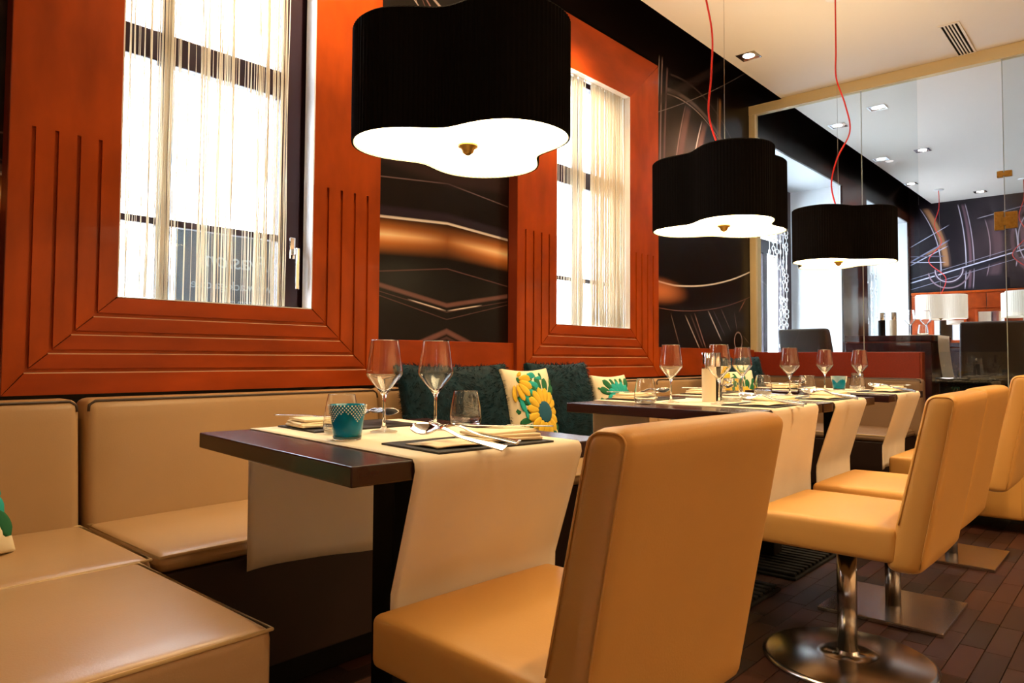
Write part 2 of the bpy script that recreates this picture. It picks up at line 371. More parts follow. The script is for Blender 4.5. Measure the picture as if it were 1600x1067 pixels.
MUR_C = [glow(1.55, 2.5, .45, .9, (.035, .025, .032)),
    cx((2.05, 0, .35), .05, (.30, .15, .07), 2.15, 2.98, z0=2.15), cx((2.11, .0, .35), .008, (.45, .42, .55), 2.05, 2.98, z0=2.15), cx((2.0, 0, .35), .015, (.05, .03, .03), 2.1, 2.98, z0=2.15),
    cx((1.78, -.06, .14), .022, (.11, .06, .08), 1.85, 2.98, z0=2.0), cx((1.83, -.06, .14), .008, (.42, .4, .5), 1.85, 2.98, z0=2.0), cx((1.74, -.05, .14), .008, (.3, .26, .32), 1.85, 2.98, z0=2.0),
    cx((1.52, -.25, .35), .08, (.075, .045, .055), 2.0, 2.75, z0=2.0), cx((1.60, -.25, .35), .008, (.2, .15, .18), 2.0, 2.75, z0=2.0), cx((1.24, -.25, .35), .05, (.13, .07, .08), 2.1, 2.75, z0=2.0), cx((1.31, -.25, .35), .008, (.5, .45, .52), 2.1, 2.75, z0=2.0),
    cz((2.62, -.27), .075, (.012, .011, .018), -3, 2.5), cz((2.64, -.27), .010, (.50, .52, .68), -3, 2.5), cz((2.55, -.27), .006, (.2, .2, .28), -3, 2.5), cz((2.69, -.27), .006, (.2, .2, .28), -3, 2.5),
    cz((3.82, -.55), .008, (.35, .38, .5), 2.0, 2.5), cz((3.62, -.55), .014, (.20, .22, .34), 2.0, 2.5), cz((3.45, -.50), .010, (.40, .42, .55), 2.02, 2.5), cz((3.53, -.52), .02, (.26, .13, .07), 2.02, 2.3),
    cz((2.08, .07), .008, (.45, .45, .58), 2.05, 2.5), cz((2.16, .07), .01, (.12, .11, .16), 2.05, 2.5), cz((3.1, -.2), .008, (.3, .28, .34), .5, 1.7), arc(2.02, 2.12, .16, .03, (.05, .03, .05), 1.82, 2.2, 1.8, 2.14), arc(2.02, 2.12, .16, .008, (.45, .42, .5), 1.82, 2.2, 1.8, 2.14), arc(2.02, 2.12, .24, .012, (.22, .16, .2), 1.74, 2.28, 1.8, 2.1), arc(.7, 2.45, .62, .03, (.10, .06, .07), .0, 1.4, 1.9, 3), arc(.7, 2.45, .56, .008, (.4, .36, .42), .0, 1.4, 1.9, 3)]
M['muralC'] = mural_mat('mural print of tubes', MUR_C, axis='Y', base=(.010, .007, .011))

# ================================================================== STRUCTURE
ZC = 3.03; YW = 2.48; XP = 5.72; XE = 10.9; ZUP = 3.45; PLAT = .38
X0, Y0 = -1.0, -3.6
# floor
fl = struct(MB().box(X0, XP+.06, Y0, YW, -.06, -.012).build('floor', M['floorbase']))
PL, PW = .29, .072
blocks = []
for j in range(int((2.0-Y0)/PW)):
    y = Y0+j*PW; off = (j % 4)*.083+rnd.random()*.05
    for i in range(-1, int((XP-X0)/PL)+1):
        x = X0+off+i*PL
        if x < X0 or x+PL > XP: continue
        blocks.append((x, y))
def seen(b):
    x, y = b[0]+PL/2, b[1]+PW/2; P = Vector((x, y, -.93)); d = P.dot(fw)
    if d < .5: return 9
    px = 800+F*P.dot(r2)/d; py = 533.5+CYS-F*P.dot(u2)/d
    return d if (1060 < px < 1640 and 700 < py < 1100) else 9+d
blocks.sort(key=seen)
bm_ = [MB().cbox(0, PL-.002, 0, PW-.002, -.012, 0, .0012).mesh('parquet_block', m_) for m_ in M['plank']]
for k, (x, y) in enumerate(blocks[:300]): inst('parquet_block', bm_[rnd.randrange(4)], fl, (x, y, rnd.uniform(-.0006, 0)))
rest = MB()
for (x, y) in blocks[300:]: rest.box(x, x+PL-.002, y, y+PW-.002, -.012, 0)
ro = rest.build('parquet_blocks', M['plank'][0], fl); ro['kind'] = 'stuff'
for m_ in M['plank'][1:]: ro.data.materials.append(m_)
ro.data.polygons.foreach_set('material_index', [i for _ in blocks[300:] for i in [rnd.randrange(4)] for _k in range(6)])
# raised floor of the room behind the glass
struct(MB().box(XP+.06, XE, Y0, 3.2, -.06, PLAT).build('floor_platform', M['granite']))
# ceiling (suspended slab, dark gap to the window wall)
struct(MB().box(X0, XE, Y0, 2.21, ZC, ZC+.05).build('ceiling', M['ceil']))
struct(MB().box(X0, XE, 2.0, 3.3, ZUP, ZUP+.05).build('ceiling_void', M['black']))
struct(MB().box(X0, XE, 2.12, 2.18, ZC+.05, ZUP).build('trim_1', M['black']))
# window wall: grid of solid cells with openings
def wall_cells(name, xs, zs, holes, y0, y1, mt):
    b = MB()
    for i in range(len(xs)-1):
        for k in range(len(zs)-1):
            cxm, czm = (xs[i]+xs[i+1])/2, (zs[k]+zs[k+1])/2
            if any(h[0] < cxm < h[1] and h[2] < czm < h[3] for h in holes): continue
            b.box(xs[i], xs[i+1], y0, y1, zs[k], zs[k+1])
    return struct(b.build(name, mt))
W1 = (.80, 1.60, 1.06, 2.62); W2 = (3.02, 3.86, 1.06, 2.62)
wall_cells('wall_back', [X0, W1[0], W1[1], 2.73], [0, W1[2], W1[3], ZUP], [W1], YW, 2.78, M['muralA'])
wall_cells('wall_back_middle', [2.73, W2[0], W2[1], XP+.02], [0, W2[2], W2[3], ZUP], [W2], YW, 2.78, M['muralB'])
W3 = (5.90, 8.08, PLAT+.0, 2.80); W4 = (8.95, 10.86, PLAT+.0, 2.80)
wall_cells('wall_back_far', [XP+.02, W3[0], W3[1], W4[0], W4[1], XE], [PLAT, 2.80, ZUP], [W3, W4], YW, YW+.02, M['muralB'])
struct(MB().box(XP+.036, 5.895, YW-.012, YW-.001, PLAT, 2.80).build('trim_7', M['cream']))
# white deep reveals of the far windows
for n, (wx0, wx1, wz0, wz1) in enumerate((W3, W4)):
    rv = MB(); d1 = 3.06
    rv.box(wx0-.04, wx0, YW+.02, d1, wz0, wz1+.04); rv.box(wx1, wx1+.04, YW+.02, d1, wz0, wz1+.04); rv.box(wx0, wx1, YW+.02, d1, wz1, wz1+.04)
    struct(rv.build('wall_reveal_%d' % (n+1), M['white_gloss']))
    fr = struct(empty('window_%d' % (n+3), ((wx0+wx1)/2, d1, wz0)))
    hw = (wx1-wx0)/2; hh = wz1-wz0
    f = MB(); xm = hw-.78; xr = hw-.21; zt0, zt1, zt2 = 1.66, 1.80, hh-.16
    f.cbox(-hw, -hw+.10, -.03, .05, 0, hh, .004); f.cbox(xr, hw-.015, -.03, .05, 0, hh, .004); f.cbox(-hw+.10, xr, -.03, .05, zt2, hh, .004); f.cbox(-hw+.10, xr, -.03, .05, zt0, zt1, .004); f.cbox(xm, xm+.10, -.03, .05, 0, zt0, .004)
    f.build('window_frame', M['frame'], fr)
    for (pa, pb, pc, pd) in ((-hw+.10, xm, 0, zt0), (xm+.10, xr, 0, zt0), (-hw+.10, xr, zt1, zt2)): MB().box(pa, pb, 0, .008, pc, pd).build('pane', M['pane'], fr)
# white linings in the window openings of the main room
for n, q in enumerate((W1, W2)):
    rv = MB(); rv.box(q[0]-.0, q[0]+.01, YW-.02, 2.78, q[2], q[3]); rv.box(q[1]-.01, q[1], YW-.02, 2.78, q[2], q[3]); rv.box(q[0], q[1], YW-.02, 2.78, q[3]-.01, q[3]); rv.box(q[0], q[1], YW-.02, 2.78, q[2], q[2]+.012)
    struct(rv.build('trim_%d' % (n+2), M['white']))
# end wall with mural above cherry panelling
ew = struct(MB().box(XE, XE+.1, Y0, 3.3, PLAT, ZUP).build('wall_end', M['muralC']))
wp = struct(empty('trim_wainscot', (XE-.03, 0, PLAT)))
for k in range(7):
    y1 = 2.46-k*.86; MB().cbox(0, .03, y1-.855, y1, 0, 1.42, .004).build('panel', M['wood_h'], wp)
MB().cbox(-.03, .03, Y0+.1, 2.46, 1.42, 1.45, .004).build('cap_rail', M['wood'], wp)
MB().cbox(-.02, .0, Y0+.1, 2.46, 1.22, 1.235, .004).build('rail', M['wood_h'], wp)
# remaining walls (behind the camera)
struct(MB().box(X0-.1, X0, Y0, 3.3, 0, ZUP).build('wall_left', M['warmwall']))
struct(MB().box(X0, XE, Y0-.1, Y0, 0, ZUP).build('wall_front', M['warmwall']))

# ---- low red wall + glass partition
pw_ = struct(empty('wall_partition', (XP, 0, 0)))
MB().cbox(-.04, .04, 1.24, 2.474, .0, .985, .004).build('half_wall_panel', M['redlam'], pw_)
MB().cbox(-.045, .045, 1.225, 1.24, 0, .985, .003).build('end_cap', M['wood_dark'], pw_)
gp = struct(empty('trim_partition_glass', (XP, 0, 0)))
MB().box(-.03, .03, Y0, 2.20, 2.945, 3.028).build('head_rail', M['cream'], gp); MB().box(-.03, .03, 2.2, 2.478, 2.945, 3.02).build('head_rail', M['cream'], gp)
MB().cbox(-.03, .035, 2.425, 2.478, .985, 2.945, .004).build('jamb', M['cream'], gp)
for (a, b_, z0) in ((1.617, 2.42, .99), (.733, 1.612, .99)):
    MB().box(-.005, .005, max(a, 1.24), b_, .99, 2.945).build('glass_panel', M['part'], gp)
for ye, ze in ((1.6145, .99), (.7305, .01)): MB().box(-.006, .006, ye-.002, ye+.002, ze, 2.945).build('glass_edge', M['gedge'], gp)
MB().box(-.005, .005, .733, 1.222, .01, .986).build('glass_panel', M['part'], gp)
MB().box(-.005, .005, -.2, .728, .01, 2.945).build('glass_door', M['part'], gp)
MB().box(-.005, .005, -2.2, -.205, .01, 2.945).build('glass_panel', M['part'], gp)
for zc_, hh_, wa, wb in ((1.858, .062, .79, .66), (2.17, .022, .77, .685)):
    h = MB().cbox(-.014, .014, .735, wa, zc_-hh_, zc_+hh_, .003).build('hinge', M['brass'], gp)
    MB().cbox(-.014, .014, wb, .728, zc_-hh_*.9, zc_+hh_*.9, .003).build('hinge_leaf', M['brass'], h)
    MB().cbox(-.017, .017, .70, .745, zc_-hh_*.55, zc_+hh_*.35, .003).build('knuckle', M['brass'], h)
MB().cbox(-.03, .5, -.4, 1.2, .012, .03, .003).build('threshold', M['steelpanel'], gp)

# ================================================================== window surrounds (cherry boards with stepped grooves)
def surround(label, x0, x1, ox0, ox1, z0=.812, z1=2.865, oz0=1.112, oz1=2.563, y=2.42):
    t = thing('window_surround', label, 'window surround', (x0, y, z0))
    W = x1-x0; H = z1-z0; a = ox0-x0; b = ox1-x0; c = oz0-z0; d = oz1-z0
    g = .011                                   # groove width
    gl = [a-(k+1)*(a*.20) for k in range(4)][::-1]   # left groove centres, outermost first
    gr = [b+(k+1)*((W-b)*.20) for k in range(4)]     # right groove centres, innermost first
    gz = [c-(k+1)*(c*.19) for k in range(4)]         # innermost first
    ztop = 1.595-z0
    gl_in = gl[::-1]
    # backing
    bk = MB(); yb = .010
    bk.box(0, a, yb, .05, 0, H); bk.box(b, W, yb, .05, 0, H); bk.box(a, b, yb, .05, 0, c); bk.box(a, b, yb, .05, d, H)
    bk.build('backing_board', M['wood'], t)
    LX = [a]+[q for q in gl_in]+[0.0]; RX = [b]+gr+[W]; ZB = [c]+gz+[0.0]
    m_ = .0012
    # left and right stiles: solid above the grooves, strips below (mitred feet)
    for side in (0, 1):
        XS = LX if side == 0 else RX; s = 1 if side else -1
        st = MB()
        xa, xb = (0, a) if side == 0 else (b, W)
        ti = d if True else 0
        if side == 0: st.prism([(0, ztop), (a-m_, ztop), (a-m_, d+m_*2), (0, H-m_*2)], 0, yb)
        else: st.prism([(b+m_, ztop), (W, ztop), (W, H-m_*2), (b+m_, d+m_*2)], 0, yb)
        so = st.build('stile', M['wood'], t)
        for k in range(5):
            xi = XS[k]+(s*g/2 if k > 0 else 0); xo = XS[k+1]-(s*g/2 if k < 4 else 0)
            zi = ZB[k]-(g/2 if k > 0 else 0); zo = ZB[k+1]+(g/2 if k < 4 else 0)
            p = [(xi, ztop), (xi, zi+m_*2), (xo, zo+m_*2), (xo, ztop)]
            strip = MB(); strip.prism(p, .0, yb)
            strip.build('stile_strip', M['wood'], so)
    # bottom boards
    for k in range(5):
        zi = ZB[k]-(g/2 if k > 0 else 0); zo = ZB[k+1]+(g/2 if k < 4 else 0)
        la = LX[k]-(g/2 if k > 0 else 0); lb = LX[k+1]+(g/2 if k < 4 else 0)
        ra = RX[k]+(g/2 if k > 0 else 0); rb = RX[k+1]-(g/2 if k < 4 else 0)
        bev = .0035
        bd = MB()
        bd.prism([(la, zi-bev), (lb, zo+bev*0), (rb, zo), (ra, zi-bev)], 0, yb)
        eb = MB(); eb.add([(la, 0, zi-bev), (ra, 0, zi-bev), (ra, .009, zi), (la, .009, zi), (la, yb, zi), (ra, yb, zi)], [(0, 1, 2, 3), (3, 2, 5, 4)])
        bo_ = bd.build('rail_board', M['wood_h'], t)
        if k: eb.build('edge_highlight', M['edge'], bo_)  # pale strip paints the light caught by the groove edge
        else: eb.build('top_edge', M['wood_h'], bo_)
    tr = MB(); tr.prism([(a, d), (b, d), (W-m_, H), (m_, H)], 0, yb); tr.build('top_rail', M['wood_h'], t)
    # dark lining of the opening and outer edges
    ln = MB(); e = .012
    ln.box(a-.001, a+.004, .001, .064, c, d); ln.box(b-.004, b+.001, .001, .064, c, d); ln.box(a, b, .001, .064, d-.004, d+.001); ln.box(a, b, .001, .064, c-.001, c+.002)
    ln.build('opening_lining', M['white'], t)
    ed = MB(); ed.box(-.002, 0, .002, .06, 0, H); ed.box(W, W+.002, .002, .06, 0, H); ed.box(0, W, .002, .06, H, H+.002)
    ed.build('edge_band', M['wood_dark'], t)
    return t
surround('cherry wood window surround with stepped grooves above the nearest bench, leftmost', .551, 1.864, .847, 1.545)
surround('cherry wood window surround with stepped grooves behind the black pendant lamps, right one', 2.739, 4.137, 3.062, 3.797)
for nm, xa, xb in (('trim_4', 1.866, 2.737), ('trim_5', 4.139, XP-.04), ('trim_6', X0, .549)):
    struct(MB().cbox(xa, xb, 2.44, 2.479, .812, 1.003, .002).build(nm, M['wood_h']))

# ================================================================== windows of the main room
def window(n, q, mull, stile_r):
    t = struct(empty('window_%d' % n, (q[0], 2.507, q[2]))); w_ = q[1]-q[0]; h = q[3]-q[2]
    f = MB(); sr = stile_r-q[0]
    f.cbox(.012, .045, 0, .06, .012, h-.012, .004); f.cbox(sr, w_-.011, 0, .06, .012, h-.012, .006); f.cbox(sr+.012, w_-.07, -.012, .0, .012, h-.012, .004)
    f.cbox(.045, sr, .01, .06, 1.935-q[2], 2.038-q[2], .004); f.cbox(.045, sr, .015, .05, 1.374-q[2], 1.398-q[2], .003); f.cbox(mull-q[0]-.020, mull-q[0]+.020, .01, .06, .012, h-.012, .004)
    f.cbox(.045, sr, .01, .06, .012, .03, .003); f.cbox(.045, sr, .01, .06, h-.07, h-.012, .003)
    fo = f.build('window_frame', M['frame'], t)
    for (xa, xb) in ((.045, mull-q[0]-.02), (mull-q[0]+.02, sr)):
        for (za, zb) in ((.03, 1.374-q[2]), (1.398-q[2], 1.935-q[2]), (2.038-q[2], h-.07)):
            MB().box(xa, xb, .033, .037, za, zb).build('pane', M['pane'], t)
    hx = sr+.045; hz = 1.285-q[2]
    hd = MB(); hd.cbox(hx-.012, hx+.012, -.022, -.012, hz+.02, hz+.105, .003); hd.cbox(hx-.004, hx+.012, -.04, -.022, hz+.035, hz+.06, .003); hd.cbox(hx-.002, hx+.014, -.052, -.040, hz-.10, hz+.062, .004)
    hd.build('window_handle', M['chrome'], fo)
    return t
window(1, W1, 1.025, 1.452); window(2, W2, 3.405, 3.76)
def strings(name, label, xa, xb, za, zb, y, dens, clumps, seed, wk=1.0):
    R = random.Random(seed); b = MB(); xs = []
    for (u0, u1, n) in dens: xs += [R.uniform(u0, u1) for _ in range(n)]
    for (c, s, n) in clumps: xs += [R.gauss(c, s) for _ in range(n)]
    for x in xs:
        if not xa < x < xb: continue
        yy = y+R.uniform(-.012, .012); w2 = wk*R.choice((.0007, .0009, .0012, .0020)); n = 8; am = R.uniform(0, .003); ph = R.uniform(0, 6); dx = R.uniform(-.006, .006)
        pts = [(min(xb, max(xa, x+dx*(1-i/n)+am*math.sin(ph+i*1.1))), yy, za+(zb-za)*i/n) for i in range(n+1)]
        b.tube(pts, w2, 4)
    t = thing(name, label, 'curtain', ((xa+xb)/2, y, zb))
    o = b.build('strings', M['string'], t); o['kind'] = 'stuff'; o.location = (-(xa+xb)/2, -y, -zb)
    rod = MB().tube([(xa-(xa+xb)/2, 0, .004), (xb-(xa+xb)/2, 0, .004)], .006, 8).build('curtain_rod', M['white'], t)
    return t
strings('string_curtain', 'cream string curtain with gaps in the leftmost window', .855, 1.458, 1.118, 2.555, 2.462, [(.855, 1.45, 22), (1.06, 1.44, 40), (.87, 1.0, 16)], [(1.005, .016, 34), (1.13, .012, 10), (1.23, .012, 12), (1.335, .004, 10), (1.365, .004, 10), (1.43, .006, 8), (1.18, .01, 8)], 3)
strings('string_curtain', 'dense white string curtain in the right cherry-framed window', 3.07, 3.785, 1.118, 2.555, 2.462, [(3.07, 3.22, 10), (3.44, 3.785, 230)], [(3.27, .018, 30), (3.34, .02, 22)], 5, 1.35)
# sign sheet behind the lower panes of window 1 (seen from its back)
sg = thing('hanging_sign', 'blue grey sign with pale mirrored lettering behind the leftmost window', 'sign', (1.60, 3.2, 1.05))
MB().cbox(-.245, .235, 0, .012, .0, .46, .003).build('sign_board', M['sign'], sg)
for txt, sz, x, z in (('Fyasion', .105, .20, .285), ('www.ack-ga.co.e', .058, .215, .185), ('www.com.ra.re', .042, .215, .115)):
    cu = bpy.data.curves.new('lettering', 'FONT'); cu.body = txt; cu.size = sz; cu.extrude = .001
    if sz > .1: cu.shear = .25
    to = bpy.data.objects.new('lettering', cu); C.objects.link(to)
    dg = bpy.context.evaluated_depsgraph_get(); me = bpy.data.meshes.new_from_object(to.evaluated_get(dg)); bpy.data.objects.remove(to)
    me.materials.clear(); me.materials.append(M['signtext'])
    lo = bpy.data.objects.new('lettering', me); C.objects.link(lo); lo.parent = sg; lo.location = (x, -.002, z); lo.rotation_euler = (PI/2, 0, PI)
    lo.matrix_basis = Matrix.Translation((x, -.003, z)) @ Matrix(((-1, 0, 0, 0), (0, 0, -1, 0), (0, 1, 0, 0), (0, 0, 0, 1)))
MB().tube([(-.2, .006, .46), (-.2, .006, 1.6)], .002, 4).build('hanging_wire', M['wire'], sg); MB().tube([(.2, .006, .46), (.2, .006, 1.6)], .002, 4).build('hanging_wire', M['wire'], sg)
# building across the street
bd = thing('building', 'overexposed white building across the street seen through the windows', 'building', (8, 11, -.5))
MB().box(-14, 24, 0, .4, 0, 12).build('facade', M['facade'], bd)
for i in range(-5, 9):
    for k in range(3):
        fx, fz = -1.6+i*2.1, 1.6+k*2.6
        wd = MB().box(fx-.45, fx+.45, -.04, .02, fz, fz+1.35).build('window', M['white'], bd)
        for sx in (-.21, .21): MB().box(fx+sx-.17, fx+sx+.17, -.045, -.035, fz+.08, fz+1.0).build('pane', M['fwin'], wd)
struct(MB().box(-8, 34, 3.2, 11, -.5, -.45).build('floor_street', M['facade']))

# ================================================================== banquette
def cushion_seat(t, sx, sy, mt, h=.14, z=.33, crown=.012, dark_front=True, cx_=0, cy_=0):
    s = MB().rbox(cx_, cy_, z+h/2, sx-.006, sy, h, .022, n=(16, 12, 2), crown=crown).build('seat_cushion', mt, t)
    e = .004; zz = z+h-.004; a, b = sx/2-.006, sy/2-.003
    MB().tube([(cx_-a, cy_-b, zz), (cx_+a, cy_-b, zz), (cx_+a, cy_+b, zz), (cx_-a, cy_+b, zz)], .0035, 6, closed=True).build('piping', M['piping'], s)
    return s
def bench(label, x0, x1, mt=None, back=True, group='wall bench modules'):
    mt = mt or M['leather']; cxm = (x0+x1)/2; w_ = x1-x0
    t = thing('banquette_module', label, 'bench', (cxm, 2.0, 0), 0, group)
    cushion_seat(t, w_, .50, mt, .045, .405, .012, cy_=0.03)
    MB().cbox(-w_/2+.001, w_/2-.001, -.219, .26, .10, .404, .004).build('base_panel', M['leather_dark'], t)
    MB().box(-w_/2+.001, w_/2-.001, -.14, .26, 0, .10).build('plinth', M['black'], t)
    # back cushion: leaning slab
    fn = lambda x, y, z: (x, y+.035*(z/.36), z)
    bo = MB().rbox(0, .345, .60, w_-.008, .115, .405, .028, n=(14, 2, 10), fn=fn).build('back_cushion', mt, t)
    zz = .7965; yf = .3140
    a = w_/2-.01
    MB().tube([(-a+.002, yf-.004, zz-.03), (-a+.004, yf-.001, zz-.012), (-a+.02, yf, zz), (a-.02, yf, zz), (a-.004, yf-.001, zz-.012), (a-.002, yf-.004, zz-.03)], .0042, 6).build('piping', M['piping_dark'], bo)
    MB().box(-w_/2+.002, w_/2-.002, .405, .418, .10, .795).build('back_board', M['black'], t)
    return t
bench('tan leather corner bench module at the left picture edge with narrow seam', -.38, .722)
bench('tan leather bench module under the leftmost window beside the nearest table', .728, 1.79)
bench('tan leather bench module carrying the teal fur and floral pillows', 1.796, 2.85)
bench('tan leather bench module behind the second table below the right window', 2.856, 3.91)
bench('tan leather bench module behind the farthest table next to the partition', 3.916, 4.94)
# short arm of the L at the left
t = thing('bench_arm', 'tan leather bench seat block in the lower left foreground', 'bench', (.15, 1.477, 0))
cushion_seat(t, 1.08, .60, M['leather'], .13, .32, .014)
MB().rbox(0, 0, .21, 1.07, .594, .21, .01, n=(4, 4, 2)).build('base_panel', M['leather'], t)
MB().box(-.5, .5, -.25, .25, 0, .10).build('plinth', M['black'], t)
# far bench along the low partition
t = thing('banquette_module', 'brown leather bench end along the low red partition wall', 'bench', (5.32, 1.80, 0), 0, 'far bench')
cushion_seat(t, .70, 1.10, M['leather_far'], .045, .405, .01, cx_=-.01)
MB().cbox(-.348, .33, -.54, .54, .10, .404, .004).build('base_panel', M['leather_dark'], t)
MB().box(-.28, .34, -.5, .55, 0, .10).build('plinth', M['black'], t)
bo = MB().rbox(.28, -.02, .60, .10, 1.16, .40, .03, n=(2, 14, 10), fn=lambda x, y, z: (x+.03*(z/.36), y, z)).build('back_cushion', M['leather_far'], t)
MB().tube([(.237, -.59, .77), (.243, -.585, .79), (.246, -.56, .797), (.246, .5, .797)], .004, 6).build('piping', M['piping_dark'], bo)

# ================================================================== tables
def ribbed_base(t, sx, sy):
    b = MB().cbox(-sx/2, sx/2, -sy/2, sy/2, .0, .012, .003).build('base_plate', M['black'], t)
    n = int(sx/.045)
    rb = MB().cbox(-.014, .014, -sy/2+.01, sy/2-.01, .0, .014, .004).mesh('rib', M['black'])
    for i in range(n): inst('rib', rb, b, (-sx/2+.03+i*(sx-.06)/(n-1), 0, .012))
def table(label, cx_, cy_, rz, w_, d_, z):
    t = thing('dining_table', label, 'table', (cx_, cy_, 0), rz, 'dark dining tables')
    MB().rbox(0, 0, z-.0185, w_, d_, .037, .003, n=(1, 1, 1), seg=2, smooth=False).build('table_top', M['wenge'], t)
    MB().cbox(-.046, .046, -.046, .046, .026, z-.037, .004).build('column', M['black'], t)
    MB().cbox(-.2, .2, -.2, .2, z-.047, z-.0375, .003).build('mounting_plate', M['black'], t)
    ribbed_base(t, .56, .46)
    return t
def runner(label, t, off, w_, d_, z, seat_y, end_b, end_f=.34, flare=0.0, seed=1):
    """strip of cloth across the table; local y<0 is the chair side"""
    R = random.Random(seed); ph = [R.uniform(0, 6) for _ in range(4)]
    o = thing('table_runner', label, 'table runner', t.location, t.rotation_euler.z, 'cream table runners')
    zt = z+.0015; hf = -d_/2-.004; hb = d_/2+.004; prof = []
    # from the bench-side hem to the chair-side hem
    for i in range(13): prof.append((hb+.002-.010*(1-i/12), end_b+(z-.02-end_b)*i/12, 1-i/12, 0))
    prof += [(hb+.001, z-.006, 0, 0), (hb-.006, zt, 0, 0)]
    for i in range(1, 12): prof.append((hb-.006+(hf-hb+.012)*i/12, zt, 0, 0))
    prof += [(hf+.006, zt, 0, 0), (hf-.001, z-.006, 0, 0)]
    for i in range(16):
        s = i/15; zz = z-.02-(z-.02-end_f)*s
        k = min(1, max(0, (z-.02-zz)/(z-.02-.48)))
        prof.append((hf-.003+(seat_y-hf+.003)*k, zz, 0, s))
    m = len(prof)-1
    def fn(u, v):
        i = v*m; y, zz, sb, sf = prof[int(round(i))]; x = off-w_/2+w_*u
        x -= flare*sf*(1-u)
        a = .006*sf*math.sin(7*u+ph[0]+2*sf)+.005*sf*math.sin(15*u+ph[1]) + sb*(.010*math.sin(5*u+ph[2])+.004*math.sin(13*u+ph[3]))
        if sf > 0: a = min(a, .004) if seat_y <= -d_/2 else max(a, -.004)
        return (x, y+a, zz+(.004*sb*math.sin(6*u)))
    MB().sheet(fn, 22, m, .0012).build('runner_cloth', M['cloth'], o)
    for s in (-1, 1):      # side hems
        pts = [Vector(fn(0 if s < 0 else 1, j/m)) for j in range(m+1)]
        MB().tube(pts, .0017, 4).build('hem', M['cloth'], o)
    return o
R1 = math.radians(-5.6)
def tpos(cx_, cy_, rz, lx, ly):
    c, s = math.cos(rz), math.sin(rz); return (cx_+c*lx-s*ly, cy_+s*lx+c*ly)
TAB = [dict(n='nearest', c=(1.123, 1.368), rz=R1, w=.69, d=.735, z=.74, off=.01, rw=.452),
       dict(n='second', c=(2.63, 1.375), rz=0, w=.70, d=.75, z=.752, off=.06, rw=.44),
       dict(n='third', c=(3.345, 1.375), rz=0, w=.70, d=.75, z=.752, off=-.02, rw=.42),
       dict(n='farthest', c=(4.29, 1.375), rz=0, w=.70, d=.75, z=.752, off=.02, rw=.46)]
LB = {'nearest': 'dark wenge dining table nearest to the camera with the blue votive', 'second': 'dark dining table with the white and black mills, second from the front',
      'third': 'dark dining table butted against the table with the mills, third from the front', 'farthest': 'dark dining table farthest back in front of the low red wall'}
SEATY = {'nearest': -.32, 'second': -.415, 'third': -.41, 'farthest': -.41}
for i, q in enumerate(TAB):
    q['t'] = table(LB[q['n']], *q['c'], q['rz'], q['w'], q['d'], q['z'])
    sy = {0: -.335, 1: -.40, 2: -.40, 3: -.40}[i]
    q['r'] = runner({'nearest': 'cream linen runner draped over the nearest table', 'second': 'cream linen runner on the table with the mills', 'third': 'cream linen runner on the third table from the front', 'farthest': 'cream linen runner on the farthest table'}[q['n']],
                    q['t'], q['off'], q['rw'], q['d'], q['z'], {0: -.300, 1: -.345, 2: -.305, 3: -.30}[i], .375 if i == 0 else .45, .36, .0, i+2)

# ================================================================== chairs
def chair(label, x, y, rz, base='square', seat_z=.47, h=.838):
    t = thing('dining_chair', label, 'chair', (x, y, 0), rz, 'honey leather swivel chairs')
    m_ = M['leather_ch']; hw = .238
    s = MB().rbox(0, .005, seat_z-.047, hw*2, .41, .094, .016, n=(14, 12, 3), crown=.008).build('seat', m_, t)
    zb = seat_z-.115; H = h-zb; th = .064
    def fn(px, py, pz):
        z_ = pz+zb+H/2; q = (py+th/2)/th                       # q 0 rear .. 1 front
        yf = -.194-.225*(z_-.47)+.008*(1-(px/hw)**2); yr = -.262-.19*(z_-.37)-.004*(1-(px/hw)**2)
        return (px, yr+(yf-yr)*q, pz)
    bk = MB().rbox(0, 0, zb+H/2, hw*2, th, H, .024, n=(10, 3, 18), seg=4, fn=fn).build('backrest', m_, t)
    for sx in (-1, 1):
        pts = []; rr = .024; i_ = .0058
        outline = [(-th/2+i_, -H/2+.02+(H-.045)*k/12) for k in range(13)]
        outline += [(-th/2+rr-(rr-i_)*math.cos(a_), H/2-rr+(rr-i_)*math.sin(a_)) for a_ in (.3, .6, .9, 1.2, 1.5)]
        outline += [(th/2-rr+(rr-i_)*math.sin(a_), H/2-rr+(rr-i_)*math.cos(a_)) for a_ in (.1, .4, .7, 1.0, 1.3)]
        outline += [(th/2-i_, H/2-.03-(H-.16)*k/10) for k in range(11)]
        for (py, pz) in outline:
            p = fn(sx*(hw-i_), py, pz); pts.append((p[0], p[1], p[2]+zb+H/2))
        MB().tube(pts, .0020, 5).build('seam', m_, bk)
    MB().cbox(-.09, .09, -.09, .09, seat_z-.110, seat_z-.0945, .003).build('mounting_plate', M['black'], t)
    if base == 'round':
        MB().lathe([(.029, .026), (.029, seat_z-.1105)], 28).build('column', M['brushed'], t); sharp(t.children[-1])
        MB().lathe([(0, 0), (.247, 0), (.251, .004), (.250, .010), (.235, .015), (.09, .024), (.034, .026), (.034, .034), (0, .034)], 64).build('base_plate', M['brushed'], t)
    else:
        MB().lathe([(.027, .016), (.027, seat_z-.165)], 28).build('column', M['brushed'], t); sharp(t.children[-1])
        MB().lathe([(.031, seat_z-.165), (.031, seat_z-.1105)], 24).build('collar', M['black'], t)
        MB().cbox(-.21, .21, -.205, .205, 0, .015, .003).build('base_plate', M['brushed'], t)
    return t
chair('honey leather chair nearest to the camera, back turned, at the nearest table', 1.033, .838, math.radians(-2.5), 'square')
chair('honey leather chair on a round steel base plate, second from the camera', 2.385, .733, 0, 'round')
